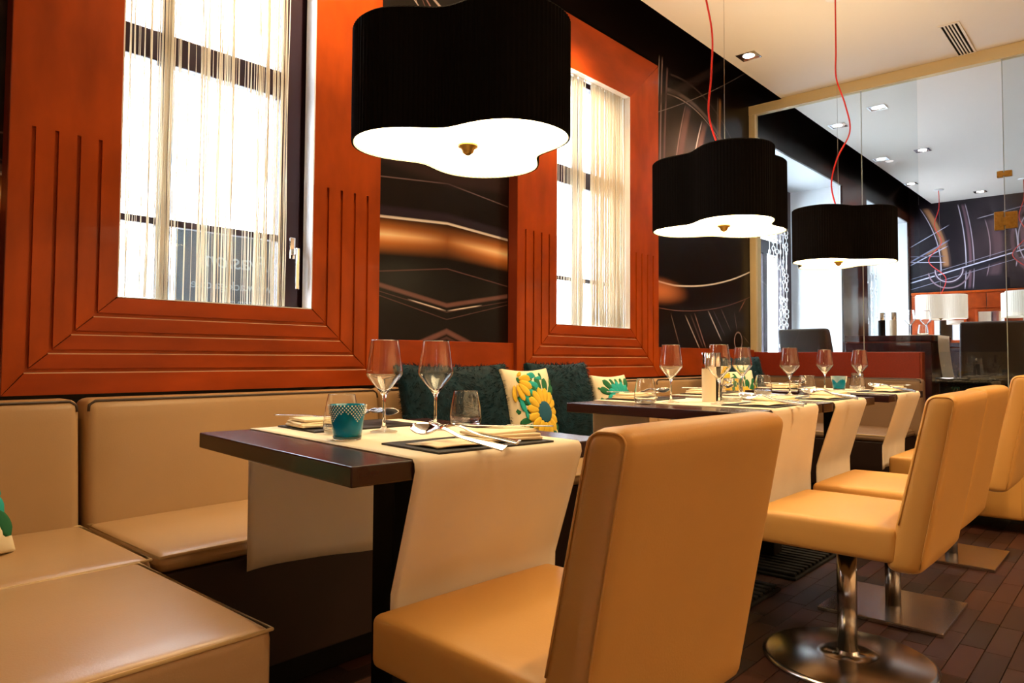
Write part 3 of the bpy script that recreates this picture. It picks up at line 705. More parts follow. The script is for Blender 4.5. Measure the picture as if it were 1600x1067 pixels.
chair('honey leather chair on a square steel plate just behind the round-based chair', 2.99, .755, 0, 'square')
chair('honey leather chair at the farthest table, half cut by the right picture edge', 3.99, .75, 0, 'square', .47, .865)
# boxy chair at the end of the row
t = thing('tub_chair', 'boxy honey leather chair low on short feet behind the swivel chairs', 'chair', (4.95, .78, 0))
MB().rbox(0, .0, .27, .50, .48, .40, .02, n=(6, 6, 6)).build('seat', M['leather_ch'], t)
MB().rbox(0, -.26, .46, .50, .10, .78, .03, n=(6, 2, 10), fn=lambda x, y, z: (x, y-.04*z, z)).build('backrest', M['leather_ch'], t)
for sx in (-.2, .2):
    for sy in (-.25, .18): MB().lathe([(.018, 0), (.024, .012), (.022, .05), (.014, .073)], 14, sx, sy).build('foot', M['chrome'], t)

# ================================================================== pendant lamps
def tref(a, R, k=.20, ph=0.0):
    return R*(1+k*math.cos(3*(a-ph))-.03*math.cos(6*(a-ph)))
def pendant(label, x, y, zb, h, R, ph, shade, diff, zceil, cordpts, group, lining=None, pleats=150, bulb=0):
    t = thing('pendant_lamp', label, 'lamp', (x, y, zb), 0, group)
    n = pleats*2
    def ring(off, z, pl=.0):
        out = []
        for i in range(n):
            a = 2*PI*i/n; r = tref(a, R, .20, ph)+off+(pl if i % 2 else -pl); out.append((r*math.cos(a), r*math.sin(a), z))
        return out
    def skin(rings, name, mt, par, caps=()):
        b = MB(); vs = [p for r in rings for p in r]; fs = []
        for j in range(len(rings)-1):
            for i in range(n): fs.append((j*n+i, j*n+(i+1) % n, (j+1)*n+(i+1) % n, (j+1)*n+i))
        b.add(vs, fs, False)
        for c in caps: b.add([*rings[c], (0, 0, rings[c][0][2])], [(i, (i+1) % n, n) for i in range(n)])
        return b.build(name, mt, par)
    sh = skin([ring(-.004, 0, 0), ring(0, 0, .0), ring(0, .006, .0012), ring(.0, h-.006, .0012), ring(-.006, h, 0), ring(-.008, h-.004, 0), ring(-.008, .02, 0)], 'shade', shade, t)
    skin([ring(-.0045, .0005, .0), ring(-.006, .004, .001), ring(-.006, .03, .001)], 'lining', lining or M['shade_in'], sh)
    df = skin([ring(-.0075, .016, 0)], 'diffuser', diff, t, caps=(0,))
    MB().lathe([(0, -.012), (.006, -.012), (.014, -.006), (.018, .004), (.026, .008), (.028, .014), (.0, .0145)], 20).build('finial', M['brass'], df)
    pts = []; cp = [Vector(p) for p in cordpts]
    for i in range(len(cp)-1):
        p0, p1, p2, p3 = cp[max(i-1, 0)], cp[i], cp[i+1], cp[min(i+2, len(cp)-1)]
        for s in range(8):
            q = s/8; pts.append(.5*((2*p1)+(p2-p0)*q+(2*p0-5*p1+4*p2-p3)*q*q+(3*p1-p0-3*p2+p3)*q**3))
    pts.append(cp[-1])
    MB().tube([(0, 0, .016), (0, 0, h-.01)], .005, 8).build('stem', M['wire'], t)
    for k in range(3):
        a = ph+2*PI*k/3; r_ = tref(a, R, .20, ph)-.008; MB().tube([(0, 0, h-.012), (r_*math.cos(a), r_*math.sin(a), h-.012)], .002, 5).build('spoke', M['wire'], t)
    if bulb:
        ld = bpy.data.lights.new('pendant_bulb', 'POINT'); ld.energy = bulb; ld.color = WARM; ld.shadow_soft_size = .04
        lo = bpy.data.objects.new('pendant_bulb', ld); C.objects.link(lo); lo.parent = t; lo.location = (.03, .03, h-.07)
    MB().tube(pts, .0042, 8).build('cord', M['cord'], t)
    MB().tube([(.012, .0, h), (.012, 0, zceil-zb)], .0009, 5).build('suspension_wire', M['wire'], t)
    MB().lathe([(0, zceil-zb-.012), (.05, zceil-zb-.012), (.055, zceil-zb-.009), (.055, zceil-zb-.001)], 24).build('ceiling_rose', M['white'], t)
    return t
BULB = 30.0
PH = .296; PR = .2565; ZL = 1.474
camdir = lambda x, y: math.atan2(-y, -x)
p1 = camdir(1.317, 1.34)+PI-.32
def cordp(h, zt, sway):
    n = len(sway); return [(sway[i][0], sway[i][1], h+(zt-h)*i/(n-1)) for i in range(n)]
sd = lambda d: (d*r2.x, d*r2.y)     # sideways offset in metres
L1 = pendant('black clover-shaped pendant lamp, the largest and nearest one', 1.317, 1.34, ZL, PH, PR, p1, M['shade'], M['diff'], ZC, cordp(PH, ZC-ZL-.012, [sd(0), sd(-.02), sd(-.05), sd(-.03), sd(0)]), 'black pendant lamps', bulb=BULB)
L2 = pendant('black clover-shaped pendant lamp in the middle of the row of three', 2.823, 1.34, ZL, PH, PR, camdir(2.823, 1.34)+.28, M['shade'], M['diff'], ZC, cordp(PH, ZC-ZL-.012, [sd(-.0), sd(-.06), sd(-.05), sd(-.045), sd(-.075), sd(-.1), sd(-.05), sd(0)]), 'black pendant lamps', bulb=BULB)
L3 = pendant('black clover-shaped pendant lamp farthest back, smallest of three', 4.282, 1.34, ZL, PH, PR, camdir(4.282, 1.34)+PI+.45, M['shade'], M['diff'], ZC, cordp(PH, ZC-ZL-.012, [sd(0), sd(-.035), sd(.0), sd(.075), sd(.05), sd(.0), sd(.0), sd(.0), sd(0)]), 'black pendant lamps', bulb=BULB)
for (lx, ly, lab, ph) in ((10.06, 1.96, 'white pleated pendant lamp left of the glass door', .3), (10.06, 1.10, 'white pleated pendant lamp cut by the right picture edge', .8)):
    pendant(lab, lx, ly, 1.43, .29, .25, ph, M['shade_white'], M['diff_dim'], ZC, cordp(.29, ZC-1.442, [(0, .0), (0, -.06), (0, .12), (0, -.02), (0, .05), (0, .0), (0, 0)]), 'white pendant lamps', M['shade_white'], 90)

# ================================================================== ceiling fittings
def downlight(label, x, y, power, col=WARM, z=ZC, spread=1.9, group='square ceiling downlights'):
    t = thing('downlight', label, 'downlight', (x, y, z), 0, group)
    fr = MB(); a, b = .068, .055
    fr.box(-a, a, -a, -b, -.006, -.0005); fr.box(-a, a, b, a, -.006, -.0005); fr.box(-a, -b, -b, b, -.006, -.0005); fr.box(b, a, -b, b, -.006, -.0005)
    fr.build('frame', M['chrome'], t)
    MB().box(-b, b, -b, b, -.002, -.0006).build('reflector', M['chrome'], t)
    MB().lathe([(.0, -.004), (.038, -.004), (.040, -.002)], 20).build('lamp', M['bulb'], t)
    ld = bpy.data.lights.new('downlight_beam', 'SPOT'); ld.energy = power; ld.color = col; ld.spot_size = spread; ld.spot_blend = .8; ld.shadow_soft_size = .045
    lo = bpy.data.objects.new('downlight_beam', ld); C.objects.link(lo); lo.parent = t; lo.location = (0, 0, -.03)
    return t
for k, (x, y) in enumerate(((4.74, 2.06), (3.17, 2.06), (1.60, 2.06))):
    downlight(['square downlight in the white ceiling right of the middle pendant cord', 'square downlight above the right window surround', 'square downlight above the leftmost window surround'][k], x, y, SPOT_W)
for k, (x, y) in enumerate(((4.5, -.3), (2.6, -.3), (.7, -.3), (4.5, -1.9), (2.6, -1.9), (.7, -1.9))):
    downlight('added unseen downlight over the aisle behind the camera', x, y, SPOT_W*((1.5 if x > 1 else .35)*(1.0 if y > -1 else 1.8)), group='added fill downlights behind the camera')  # unseen fittings added to brighten chair backs and runner fronts
for k, x in enumerate((.3, 1.6, 2.9, 4.2, 5.5)):
    downlight('added unseen downlight washing the wall behind the camera', x, -3.05, SPOT_W*2.2, group='added wall washers behind the camera')  # added out of view so the wall bounces warm light forward
for k, (x, y, lab) in enumerate(((6.43, 1.69, 'square downlight behind the glass nearest to the partition'), (6.70, 2.09, 'square downlight behind the farthest pendant cord'), (8.04, 1.70, 'square downlight in the middle of the far ceiling'), (8.12, 2.106, 'square downlight beside the dark ceiling gap in the far room'), (9.5, 2.138, 'square downlight left of the white lamp ceiling rose'), (10.5, 1.591, 'square downlight closest to the far mural'))):
    downlight(lab, x, y, SPOT_W*(.5 if x < 9 else .2), (1, .86, .72))
vt = thing('ceiling_vent', 'slotted metal air vent in the white ceiling beside the glass partition', 'vent', (5.40, .925, ZC))
v = MB(); v.box(-.30, .30, -.058, -.045, -.006, -.0005); v.box(-.30, .30, .045, .058, -.006, -.0005); v.box(-.30, -.285, -.045, .045, -.006, -.0005); v.box(.285, .30, -.045, .045, -.006, -.0005)
v.build('frame', M['ceil'], vt); MB().box(-.285, .285, -.045, .045, -.0015, -.0005).build('dark_backing', M['black'], vt)
sl = MB().box(-.285, .285, -.004, .004, -.006, -.0015).mesh('slat', M['ceil'])
for k in range(4): inst('slat', sl, vt, (0, -.027+k*.018, 0))

# ================================================================== tableware
def lathe_obj(name, prof, mt, par, n=32): return MB().lathe(prof, n).build(name, mt, par)
def shell(outer, th):
    """closed lathe profile: outer up from the axis, rim, back down inside"""
    inner = [(max(0, r-th), z) for r, z in outer]
    return inner
WG_out = [(0, 0), (.033, 0), (.0345, .0012), (.033, .0028), (.018, .006), (.008, .0105), (.0045, .017), (.0038, .03), (.0038, .075), (.0048, .087), (.009, .096), (.020, .110), (.034, .127), (.0435, .140), (.0455, .146), (.0450, .153), (.0425, .172), (.0388, .198), (.0345, .228), (.0341, .230)]
WG_in = [(.0335, .2295), (.0337, .228), (.0379, .198), (.0416, .172), (.0441, .153), (.0446, .1465), (.0427, .141), (.033, .1285), (.019, .112), (.008, .100), (.003, .0965), (0, .096)]
TB_out = [(0, 0), (.030, 0), (.037, .002), (.0415, .008), (.0435, .018), (.0432, .030), (.041, .050), (.0365, .075), (.0325, .0955), (.032, .0962)]
TB_in = [(.0314, .0957), (.0318, .095), (.0356, .075), (.0400, .050), (.0421, .030), (.0420, .019), (.039, .012), (.033, .010), (0, .010)]
wg_me = MB().lathe(WG_out+WG_in, 40).mesh('wine_glass', M['glass']); tb_me = MB().lathe(TB_out+TB_in, 36).mesh('tumbler', M['glass'])
def put(name, me, x, y, z, label, cat, group, rz=0, s=1):
    o = bpy.data.objects.new(name, me); C.objects.link(o); o.location = (x, y, z); o.rotation_euler = (0, 0, rz); o.scale = (s,)*3; return tag(o, label, cat, group)
EPS = .0018
z1, z2 = .74+EPS, .752+EPS
for (x, y, z, lab, s) in ((1.130, 1.440, z1, 'empty wine glass beside the blue votive on the nearest table', 1), (1.262, 1.396, z1, 'empty wine glass in front of the teal fur pillow on the nearest table', 1),
    (2.555, 1.440, z2, 'empty wine glass left of the cream mill on the second table', 1), (2.595, 1.255, z2, 'empty wine glass in front of the black mill on the second table', 1),
    (3.265, 1.462, z2, 'empty wine glass in front of the small far floral pillow', 1), (3.46, 1.312, z2, 'empty wine glass in front of the far teal fur pillow', 1),
    (4.20, 1.395, z2, 'empty wine glass left of the far blue votive', 1), (4.40, 1.268, z2, 'empty wine glass right of the far blue votive', 1)):
    put('wine_glass', wg_me, x, y, z, lab, 'wine glass', 'wine glasses', 0, s)
for (x, y, z, lab) in ((1.035, 1.485, z1, 'water tumbler half hidden behind the blue votive on the nearest table'), (1.395, 1.420, z1, 'water tumbler in front of the teal fur pillow on the nearest table'),
    (2.46, 1.50, z2, 'water tumbler at the left end of the second table'), (2.80, 1.30, z2, 'water tumbler between wine glasses on the second table'), (3.50, 1.34+.12, z2, 'water tumbler behind the wine glass on the third table'),
    (3.60, 1.28, z2, 'water tumbler at the right end of the third table'), (4.50, 1.31, z2, 'water tumbler at the right end of the farthest table')):
    put('tumbler', tb_me, x, y, z, lab, 'tumbler', 'water tumblers')
def votive(label, x, y, z):
    t = thing('votive_holder', label, 'candle holder', (x, y, z), 0, 'blue votives')
    MB().lathe([(0, 0), (.030, 0), (.031, .002), (.032, .009), (0, .009)], 32).build('clear_base', M['glass'], t)
    b = MB().lathe([(0, .0095), (.0315, .0095), (.035, .035), (.0405, .078), (.0405, .080), (.0385, .080), (.033, .035), (.0295, .013), (0, .012)], 36).build('cup', M['blueglass'], t)
    be = MB(); R = random.Random(4)
    for k in range(9):
        for i in range(32):
            a = 2*PI*(i+.5*(k % 2))/32; zz = .078-k*.0042
            depth = 2.5+6*abs(((a*4/(2*PI)) % 1)*2-1)          # zigzag lower edge
            if k > depth: continue
            r = .0405-(.078-zz)*.128+.0012; x_, y_ = r*math.cos(a), r*math.sin(a); d = .0021
            be.add([(x_+d*math.cos(a), y_+d*math.sin(a), zz), (x_-d*math.sin(a), y_+d*math.cos(a), zz), (x_+d*math.sin(a), y_-d*math.cos(a), zz), (x_, y_, zz+d), (x_, y_, zz-d)], [(0, 1, 3), (0, 3, 2), (0, 4, 1), (0, 2, 4)])
    o = be.build('bead_band', M['bead'], t); o['kind'] = 'stuff'
    return t
votive('turquoise glass votive with crystal bead rim on the nearest table', .968, 1.365, z1)
votive('turquoise glass votive with bead rim on the farthest table', 4.33, 1.36, z2)
def mill(label, x, y, z, body):
    t = thing('spice_mill', label, 'mill', (x, y, z), 0, 'spice mills')
    MB().lathe([(0, 0), (.027, 0), (.028, .001), (.028, .134), (.027, .135), (0, .135)], 32).build('body', body, t); sharp(t.children[-1])
    MB().lathe([(0, .1355), (.028, .1355), (.028, .198), (.027, .200), (0, .200)], 32).build('clear_top', M['chrome'], t); sharp(t.children[-1])
    return t
mill('cream cylinder mill with polished steel top on the second table', 2.72, 1.36, z2, M['candle'])
mill('black cylinder mill with polished steel top beside the cream mill', 2.792, 1.372, z2, M['black'])

# cutlery -----------------------------------------------------------
def strip_mesh(L, width, zc, concave, n=26, m=6, th=.0016):
    def fn(u, v):
        s = u*L; w_ = width(u); y = (v-.5)*w_; return (s, y, zc(u)-concave(u)*(1-(2*v-1)**2))
    return fn, n, m, th
def sp_w(u): return .042*math.sqrt(max(.0, 1-((u-.155)/.158)**2))+.0005 if u < .27 else (.0075+.0125*max(0, (u-.5)/.5)**1.5 if u > .33 else .0115-(u-.27)/.06*.004+.010*max(0, (.30-u)/.03))
def sp_z(u): return .004+.010*math.exp(-((u-.36)/.12)**2)
sb_ = MB(); sb_.sheet(lambda u, v: (u*.205, (v-.5)*sp_w(u), sp_z(u)-(.010*max(0, 1-((u-.155)/.155)**2)*(1-(2*v-1)**2) if u < .31 else 0)), 40, 8, -.0016); spoon_me = sb_.mesh('spoon', M['steel'])
fb = MB()
def fk_w(u): return .024 if u < .20 else (.024-(u-.20)/.10*.0165 if u < .30 else .0075+.0125*max(0, (u-.5)/.5)**1.5)
def fk_z(u): return .004+.010*math.exp(-((u-.34)/.13)**2)+.006*max(0, (.12-u)/.12)
fb.sheet(lambda u, v: ((.18+.82*u)*.20, (v-.5)*fk_w(.18+.82*u), fk_z(.18+.82*u)), 30, 4, -.0016)
for k in range(4):
    yk = (k-1.5)*.0062
    fb.sheet(lambda u, v: ((.005+.18*u)*.20, yk+(v-.5)*(.0022+.0018*u), fk_z(.005+.18*u)), 8, 1, -.0014)
fork_me = fb.mesh('fork', M['steel'])
kb = MB()
def kn_w(u): return .020*min(1, (u/.12)**.5+.05) if u < .48 else (.012 if u < .55 else .0125+.005*(u-.55)/.45)
kb.sheet(lambda u, v: (u*.22, (v-.5)*kn_w(u), .003+(.002 if u > .5 else 0)), 34, 3, -.0022); knife_me = kb.mesh('knife', M['steel'])
# napkin: folded stack with a loose fold
def napkin_mesh(seed, loose=True):
    R = random.Random(seed); b = MB(); z = 0
    for k, (w_, d_, dx, h, a) in enumerate(((.155, .125, .0, .0075, -.10), (.145, .115, .004, .0070, -.16), (.130, .100, .006, .0075, -.06))):
        ca, sa = math.cos(a), math.sin(a)
        def fn(x, y, zz, ca=ca, sa=sa, k=k, w_=w_):
            zz2 = zz*(1+.10*math.sin(9*x+k))+.0025*math.sin(14*x+3*k)*math.sin(11*y+k)+.002
            return (ca*x-sa*y, sa*x+ca*y, zz2)
        b.rbox(dx, .0, z+h/2, w_, d_, h, h*.48, n=(12, 8, 1), seg=3, fn=fn); z += h*.93
    if loose:
        def fl_(u, v):
            x = -.215+.145*u; y = -.06+.11*v-.02*u; return (x, y, .0042+.0020*math.sin(4*u+5*v)+.004*u*math.exp(-((v-.3)/.25)**2))
        b.sheet(fl_, 16, 10, .0022)
    return b.mesh('napkin', M['napkin'])
nap_me = napkin_mesh(1); nap_me2 = napkin_mesh(2, False)
def slate_mesh(seed):
    R = random.Random(seed); W_, D_, n = .315, .205, 14; pts = []
    for (ax, ay, bx, by) in ((-1, -1, 1, -1), (1, -1, 1, 1), (1, 1, -1, 1), (-1, 1, -1, -1)):
        for i in range(n):
            s = i/n; pts.append((W_/2*(ax+(bx-ax)*s)+R.uniform(-.0012, .0012), D_/2*(ay+(by-ay)*s)+R.uniform(-.0012, .0012)))
    return MB().prism(pts, 0, .005, 'z').mesh('slate_mat', M['slate'])
slate_me = slate_mesh(3)
def setting(q, side, full=True, lx=None):
    """side -1: chair side, +1: bench side"""
    t = q; n = q['n']; z = q['z']+EPS; rz = q['rz']+(0 if side < 0 else PI); sd_ = 'chair side' if side < 0 else 'bench side'
    off = q['off']+(0 if lx is None else lx)
    def W(lx_, ly_):   # setting-local to world
        a = (off+lx_, side*(q['d']/2-.115)+ly_) if side < 0 else (off-lx_, side*(q['d']/2-.115)-ly_)
        return tpos(*q['c'], q['rz'], *a)
    def P(name, me, lx_, ly_, dz, ang, lab, cat, group, tilt=0, roll=0, s=1):
        x, y = W(lx_, ly_); o = put(name, me, x, y, z+dz, lab, cat, group, rz+ang)
        if tilt: o.rotation_euler = (roll, tilt, rz+ang); o.scale = (s, s, s)
        return o
    P('slate_mat', slate_me, 0, 0, 0, 0, f'black slate mat on the {sd_} of the {n} table', 'place mat', 'slate mats')
    P('napkin', nap_me if side < 0 else nap_me2, .078, -.008, .0052, 0, f'folded beige napkin on the {sd_} slate of the {n} table', 'napkin', 'beige napkins')
    P('spoon', spoon_me, -.112, .055, .0390, -1.25, f'steel spoon on the napkin, {sd_} of the {n} table', 'spoon', 'spoons', .15, .42, 1.12)
    P('fork', fork_me, -.066, .060, .0370, -1.15, f'steel fork on the napkin, {sd_} of the {n} table', 'fork', 'forks', .13, .30, 1.08)
    P('knife', knife_me, .035, .085, .0285, -.90, f'steel knife on top of the napkin, {sd_} of the {n} table', 'knife', 'knives')
for q in TAB:
    setting(q, -1); setting(q, 1)

# ================================================================== pillows
def pillow_pts(w_, h, th):
    def fn(x, y, z):
        u, v = 2*x/w_, 2*z/h
        k = max(0, (1-abs(u)**2.4))**.45*max(0, (1-abs(v)**2.4))**.45
        pinch = 1-.07*(1-abs(u)**2)*0
        return (x*(1-.06*(1-v*v)), y*(.10+.90*k), z*(1-.06*(1-u*u)))
    return fn
def fur_pillow(label, x, y, z, w_, h, th, rz, tilt, seed, nb=7000):
    t = thing('fur_pillow', label, 'pillow', (x, y, z), rz, 'teal fur pillows'); t.rotation_euler = (tilt, 0, rz)
    fn = pillow_pts(w_, h, th)
    b = MB().rbox(0, 0, 0, w_, th, h, .01, n=(18, 2, 18), fn=fn); R = random.Random(seed)
    body = b.build('pillow_body', M['fur'], t)
    me = body.data; me.calc_loop_triangles()
    tris = [lt for lt in me.loop_triangles]; ar = [lt.area for lt in tris]
    f = MB()
    for lt in R.choices(tris, ar, k=nb):
        a, b_, c = (me.vertices[i].co for i in lt.vertices); u, v = R.random(), R.random()
        if u+v > 1: u, v = 1-u, 1-v
        p = a+(b_-a)*u+(c-a)*v; nrm = lt.normal
        sw = Vector((math.sin(p.x*23+p.z*9+seed), 0, math.cos(p.z*19-p.x*13+seed)))*.8+Vector((R.uniform(-.5, .5), R.uniform(-.5, .5), R.uniform(-.7, .3)))
        d = (nrm+sw*.9).normalized(); L = R.uniform(.012, .024); s = d.cross(Vector((R.uniform(-1, 1), R.uniform(-1, 1), R.uniform(-1, 1)))).normalized()*.0011
        m_ = p+d*L*.6+Vector((0, 0, -.001)); e = p+d*L+Vector((0, 0, -.004))
        f.add([p-s, p+s, m_+s*.7, m_-s*.7, e], [(0, 1, 2, 3), (3, 2, 4)])
    fo = f.build('fur', M['fur'], t); fo['kind'] = 'stuff'
    return t
petal = MB()
def _pet(u, v):
    w_ = .62*math.sin(PI*min(1, u*1.01))**.5*(.45+.55*u); return (u, (v-.5)*w_, .03*math.sin(PI*u)*(1-(2*v-1)**2)+.02)
petal.sheet(_pet, 8, 4, .04)
pet = {k: petal.mesh('petal', M[k]) for k in ('yellow', 'green', 'teal', 'navy')}
disc = MB().lathe([(.95, 0), (1.0, .03), (.85, .09), (.4, .12), (0, .10)], 18).mesh('flower_centre', M['navy'])
def floral_pillow(label, x, y, z, w_, h, th, rz, tilt, flowers):
    t = thing('floral_pillow', label, 'pillow', (x, y, z), rz, 'embroidered floral pillows'); t.rotation_euler = (tilt, 0, rz)
    fn = pillow_pts(w_, h, th)
    body = MB().rbox(0, 0, 0, w_, th, h, .006, n=(16, 2, 16), fn=fn).build('pillow_body', M['pcloth'], t)
    def surf(px, pz):
        return fn(px, -th/2, pz)
    for (fx, fz, R_, kind) in flowers:
        p = surf(fx, fz)
        def ring(nm, cnt, r0, L, key, ph, dy):
            for i in range(cnt):
                a = ph+2*PI*i/cnt; bx, bz = fx+r0*math.cos(a), fz+r0*math.sin(a); ex, ez = fx+(r0+L)*math.cos(a), fz+(r0+L)*math.sin(a)
                if max(abs(bx)/(w_/2), abs(bz)/(h/2)) > .86: continue
                ov = max(abs(ex)/(w_/2), abs(ez)/(h/2))
                if ov > .93:                          # shorten the petals that would run over the seam
                    kk = 1.0
                    while max(abs(bx+(ex-bx)*kk)/(w_/2), abs(bz+(ez-bz)*kk)/(h/2)) > .93 and kk > .35: kk -= .05
                    if kk <= .35: continue
                    ex, ez = bx+(ex-bx)*kk, bz+(ez-bz)*kk
                q0, q1 = Vector(surf(bx, bz)), Vector(surf(ex, ez)); d = (q1-q0)
                xa = d.normalized(); nn = Vector((0, -1, 0)); ya = nn.cross(xa).normalized(); za = xa.cross(ya)
                o = bpy.data.objects.new(nm, pet[key]); C.objects.link(o); o.parent = t
                Lw = d.length; o.matrix_basis = Matrix.Translation(q0+za*dy) @ Matrix(((xa.x, ya.x, za.x, 0), (xa.y, ya.y, za.y, 0), (xa.z, ya.z, za.z, 0), (0, 0, 0, 1))) @ Matrix.Diagonal((Lw, Lw, Lw, 1))
        k1, k2 = ('yellow', 'green') if kind == 0 else ('teal', 'green') if kind == 1 else ('yellow', 'teal')
        ring('leaf', 17, R_*.70, R_*.72, k2, .1, .001); ring('leaf', 14, R_*1.30, R_*.45, k2, .0, .0005)
        ring('petal', 15, R_*.28, R_*.70, k1, 0, .004)
        if max(abs(fx)/(w_/2), abs(fz)/(h/2)) > .6: continue
        o = inst('flower_centre', disc, t, (p[0], p[1]-.004, p[2]), (PI/2, 0, 0), (R_*.40, R_*.40, R_*.25))
        if kind == 1: o.data = disc.copy(); o.data.materials[0] = M['pcloth']
    return t
fur_pillow('large dark teal fur pillow on the bench behind the nearest table', 2.06, 2.13, .685, .56, .44, .17, math.radians(-6), math.radians(-12), 1)
floral_pillow('cream pillow with yellow and green embroidered flower between the fur pillows', 2.425, 2.06, .675, .32, .42, .12, math.radians(2), math.radians(-12), ((.025, .005, .120, 0), (-.13, .165, .11, 2), (.03, -.24, .10, 1), (-.15, -.14, .07, 1)))
fur_pillow('dark teal fur pillow right of the yellow flower pillow', 2.76, 2.14, .690, .50, .44, .16, math.radians(4), math.radians(-12), 2, 5500)
floral_pillow('small cream pillow with teal flower partly hidden by the second table', 3.13, 2.10, .655, .28, .38, .11, math.radians(-4), math.radians(-12), ((.02, .05, .11, 1), (-.10, -.10, .08, 1)))
fur_pillow('dark teal fur pillow near the low red wall', 4.62, 2.10, .72, .58, .46, .16, math.radians(-12), math.radians(-12), 3, 3500)
floral_pillow('yellow and green flowered pillow in front of the far fur pillow', 4.33, 2.0, .66, .40, .40, .12, math.radians(-20), math.radians(-12), ((.05, -.02, .12, 0), (-.13, .13, .11, 0), (-.12, -.13, .09, 2)))
floral_pillow('green flowered pillow cut by the left picture edge', .30, 1.99, .625, .40, .36, .13, math.radians(35), math.radians(-22), ((.09, .0, .12, 1), (-.09, .06, .11, 0)))

# ================================================================== room behind the glass
def block_table(label, x0, x1, y0, y1, z0, z1, top=.05):
    t = thing('dark_table', label, 'table', ((x0+x1)/2, (y0+y1)/2, z0)); a, b, h = (x1-x0)/2, (y1-y0)/2, z1-z0
    MB().cbox(-a, a, -b, b, h-top, h, .004).build('table_top', M['wenge'], t)
    MB().cbox(-a+.02, a-.02, -b+.02, b-.02, h-top-.012, h-top-.0005, .002).build('shadow_gap', M['wood_dark'], t)
    MB().cbox(-a+.008, a-.008, -b+.008, b-.008, 0, h-top-.013, .004).build('body', M['wenge'], t)
    return t
block_table('dark block table with mills and glasses behind the glass partition', 6.70, 7.45, 1.37, 2.06, PLAT, 1.135)
zt = 1.136
mill('black mill standing on the block table behind the glass', 6.80, 1.775, zt, M['black']); mill('cream mill standing on the block table behind the glass', 6.80, 1.685, zt, M['candle'])
put('wine_glass', wg_me, 7.0, 1.60, zt, 'empty wine glass on the far block table beside the cream mill', 'wine glass', 'far wine glasses'); put('wine_glass', wg_me, 7.2, 1.52, zt, 'empty wine glass on the far block table below the white lamp', 'wine glass', 'far wine glasses')
put('tumbler', tb_me, 7.0, 1.50, zt, 'water tumbler at the right end of the far block table', 'tumbler', 'far tumblers')
o = thing('table_runner', 'pale runner hanging off the end of the far block table', 'table runner', (7.07, 1.365, 1.137))
MB().sheet(lambda u, v: (-.22+.44*u, .30-.305*min(1, v*2) - (.10*(max(0, v-.5)*2)**2), 0.001 if v < .5 else -.62*(v-.5)*2), 8, 20, .003).build('runner_cloth', M['cloth'], o)
def far_chair(label, x, y, rz, mt, w_=.48, h=.88, z=PLAT):
    t = thing('upholstered_chair', label, 'chair', (x, y, z), rz, 'chairs behind the glass')
    MB().rbox(0, 0, .41, w_, .45, .12, .02, n=(4, 4, 2)).build('seat', mt, t)
    MB().rbox(0, -.245, .33+(h-.33)/2, w_, .09, h-.33, .025, n=(4, 2, 8), fn=lambda px, py, pz: (px*(1-.08*(pz/(h-.33)+.5)), py-.12*(pz/(h-.33)+.5), pz)).build('backrest', mt, t)
    for sx in (-1, 1):
        for sy in (-.19, .19): MB().cbox(sx*(w_/2-.03)-.018, sx*(w_/2-.03)+.018, sy-.018, sy+.018, 0, .352, .003).build('leg', M['black'], t)
    return t
far_chair('grey upholstered chair behind the red wall left of the block table', 6.42, 2.12, math.radians(-100), M['grey'], .46, .80)
far_chair('blue grey upholstered chair beside the grey chair behind the red wall', 7.3, 2.32, math.radians(180), M['bluegrey'], .5, .74)
far_chair('dark chair with tapered back behind the glass door', 6.75, .87, math.radians(-88), M['darkwall'], .56, .84)
t = thing('console', 'low black stone console with glasses behind the glass panel', 'console', (6.15, .72, PLAT))
MB().cbox(-.2, .2, -.35, .48, .38, .42, .004).build('top', M['granite'], t); MB().cbox(-.18, .18, -.33, .46, 0, .379, .004).build('body', M['granite'], t)
block_table('dark table below the white lamps by the end wall', 9.7, 10.4, 1.0, 2.1, PLAT, 1.13)
put('wine_glass', wg_me, 9.5+.3, 1.55, 1.131, 'empty wine glass on the table by the end wall', 'wine glass', 'far wine glasses')
votive('turquoise votive on the table by the end wall', 9.8, 1.63, 1.131)
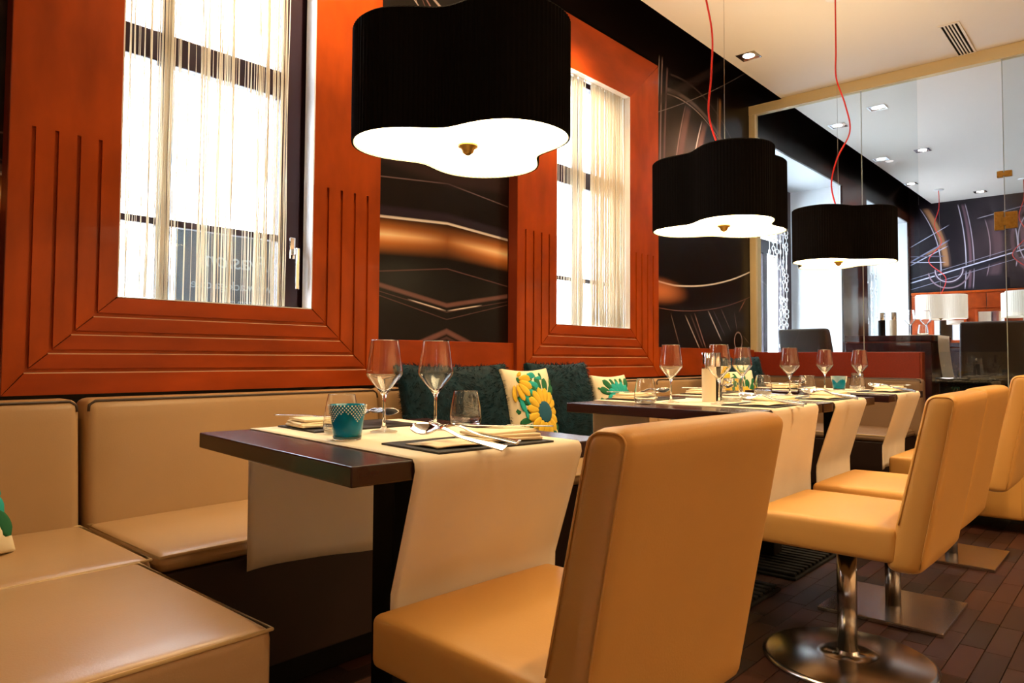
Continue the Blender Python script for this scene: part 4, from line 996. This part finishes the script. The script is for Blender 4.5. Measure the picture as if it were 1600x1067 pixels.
# framed mirrors on the wainscot of the end wall
for k, (y_, z_, w_, h_, lab) in enumerate(((1.55, 1.40, .34, .36, 'square framed mirror on the end wall right of the white lamp'), (2.02, 1.32, .40, .32, 'square framed mirror on the end wall behind the white lamp'), (1.08, 1.38, .34, .36, 'square framed mirror on the end wall at the right picture edge'))):
    t = thing('wall_mirror', lab, 'mirror', (XE-.075, y_, z_), 0, 'square wall mirrors')
    f = MB(); f.cbox(0, .04, -w_/2, -w_/2+.03, -h_/2, h_/2, .003); f.cbox(0, .04, w_/2-.03, w_/2, -h_/2, h_/2, .003); f.cbox(0, .04, -w_/2+.03, w_/2-.03, -h_/2, -h_/2+.03, .003); f.cbox(0, .04, -w_/2+.03, w_/2-.03, h_/2-.03, h_/2, .003)
    f.build('mirror_frame', M['wood_h'], t); MB().box(.015, .03, -w_/2+.03, w_/2-.03, -h_/2+.03, h_/2-.03).build('mirror_glass', M['mirror'], t)
# ring chain curtains in the far windows
def chains(label, xs, y, z0, z1, seed, cut=None):
    t = thing('chain_curtain', label, 'curtain', (xs[0], y, z1)); b = MB(); R = random.Random(seed)
    for ci, x in enumerate(xs):
        z = z1; ze = z0+(z1-z0)*cut[ci] if cut else z0
        while z > ze:
            r = R.choice((.018, .024, .024)); a0 = R.uniform(-.5, .5)
            pts = [(x-xs[0]+r*math.cos(a)*math.cos(a0), r*math.cos(a)*math.sin(a0), z-z1-r+r*math.sin(a)) for a in [2*PI*i/10 for i in range(10)]]
            b.tube(pts, .0055, 5, closed=True); z -= 2*r
            if R.random() < .45:
                L = R.uniform(.03, .09); b.tube([(x-xs[0], 0, z-z1), (x-xs[0], 0, z-z1-L)], .003, 5); z -= L
    o = b.build('rings', M['white'], t); o['kind'] = 'stuff'
    MB().tube([(-.02, 0, .004), (xs[-1]-xs[0]+.02, 0, .004)], .008, 8).build('curtain_rail', M['brass'], t)
chains('white ring chain curtain in the left far window', [6.74, 7.02, 7.12, 7.21, 7.30, 7.38, 7.46], 2.85, PLAT+.02, 2.30, 1, (0, .72, .80, .76, 0, 0, 0))
chains('white ring chain curtain in the right far window', [9.2, 9.32, 9.9, 10.1, 10.3], 2.75, PLAT+.02, 2.18, 2)
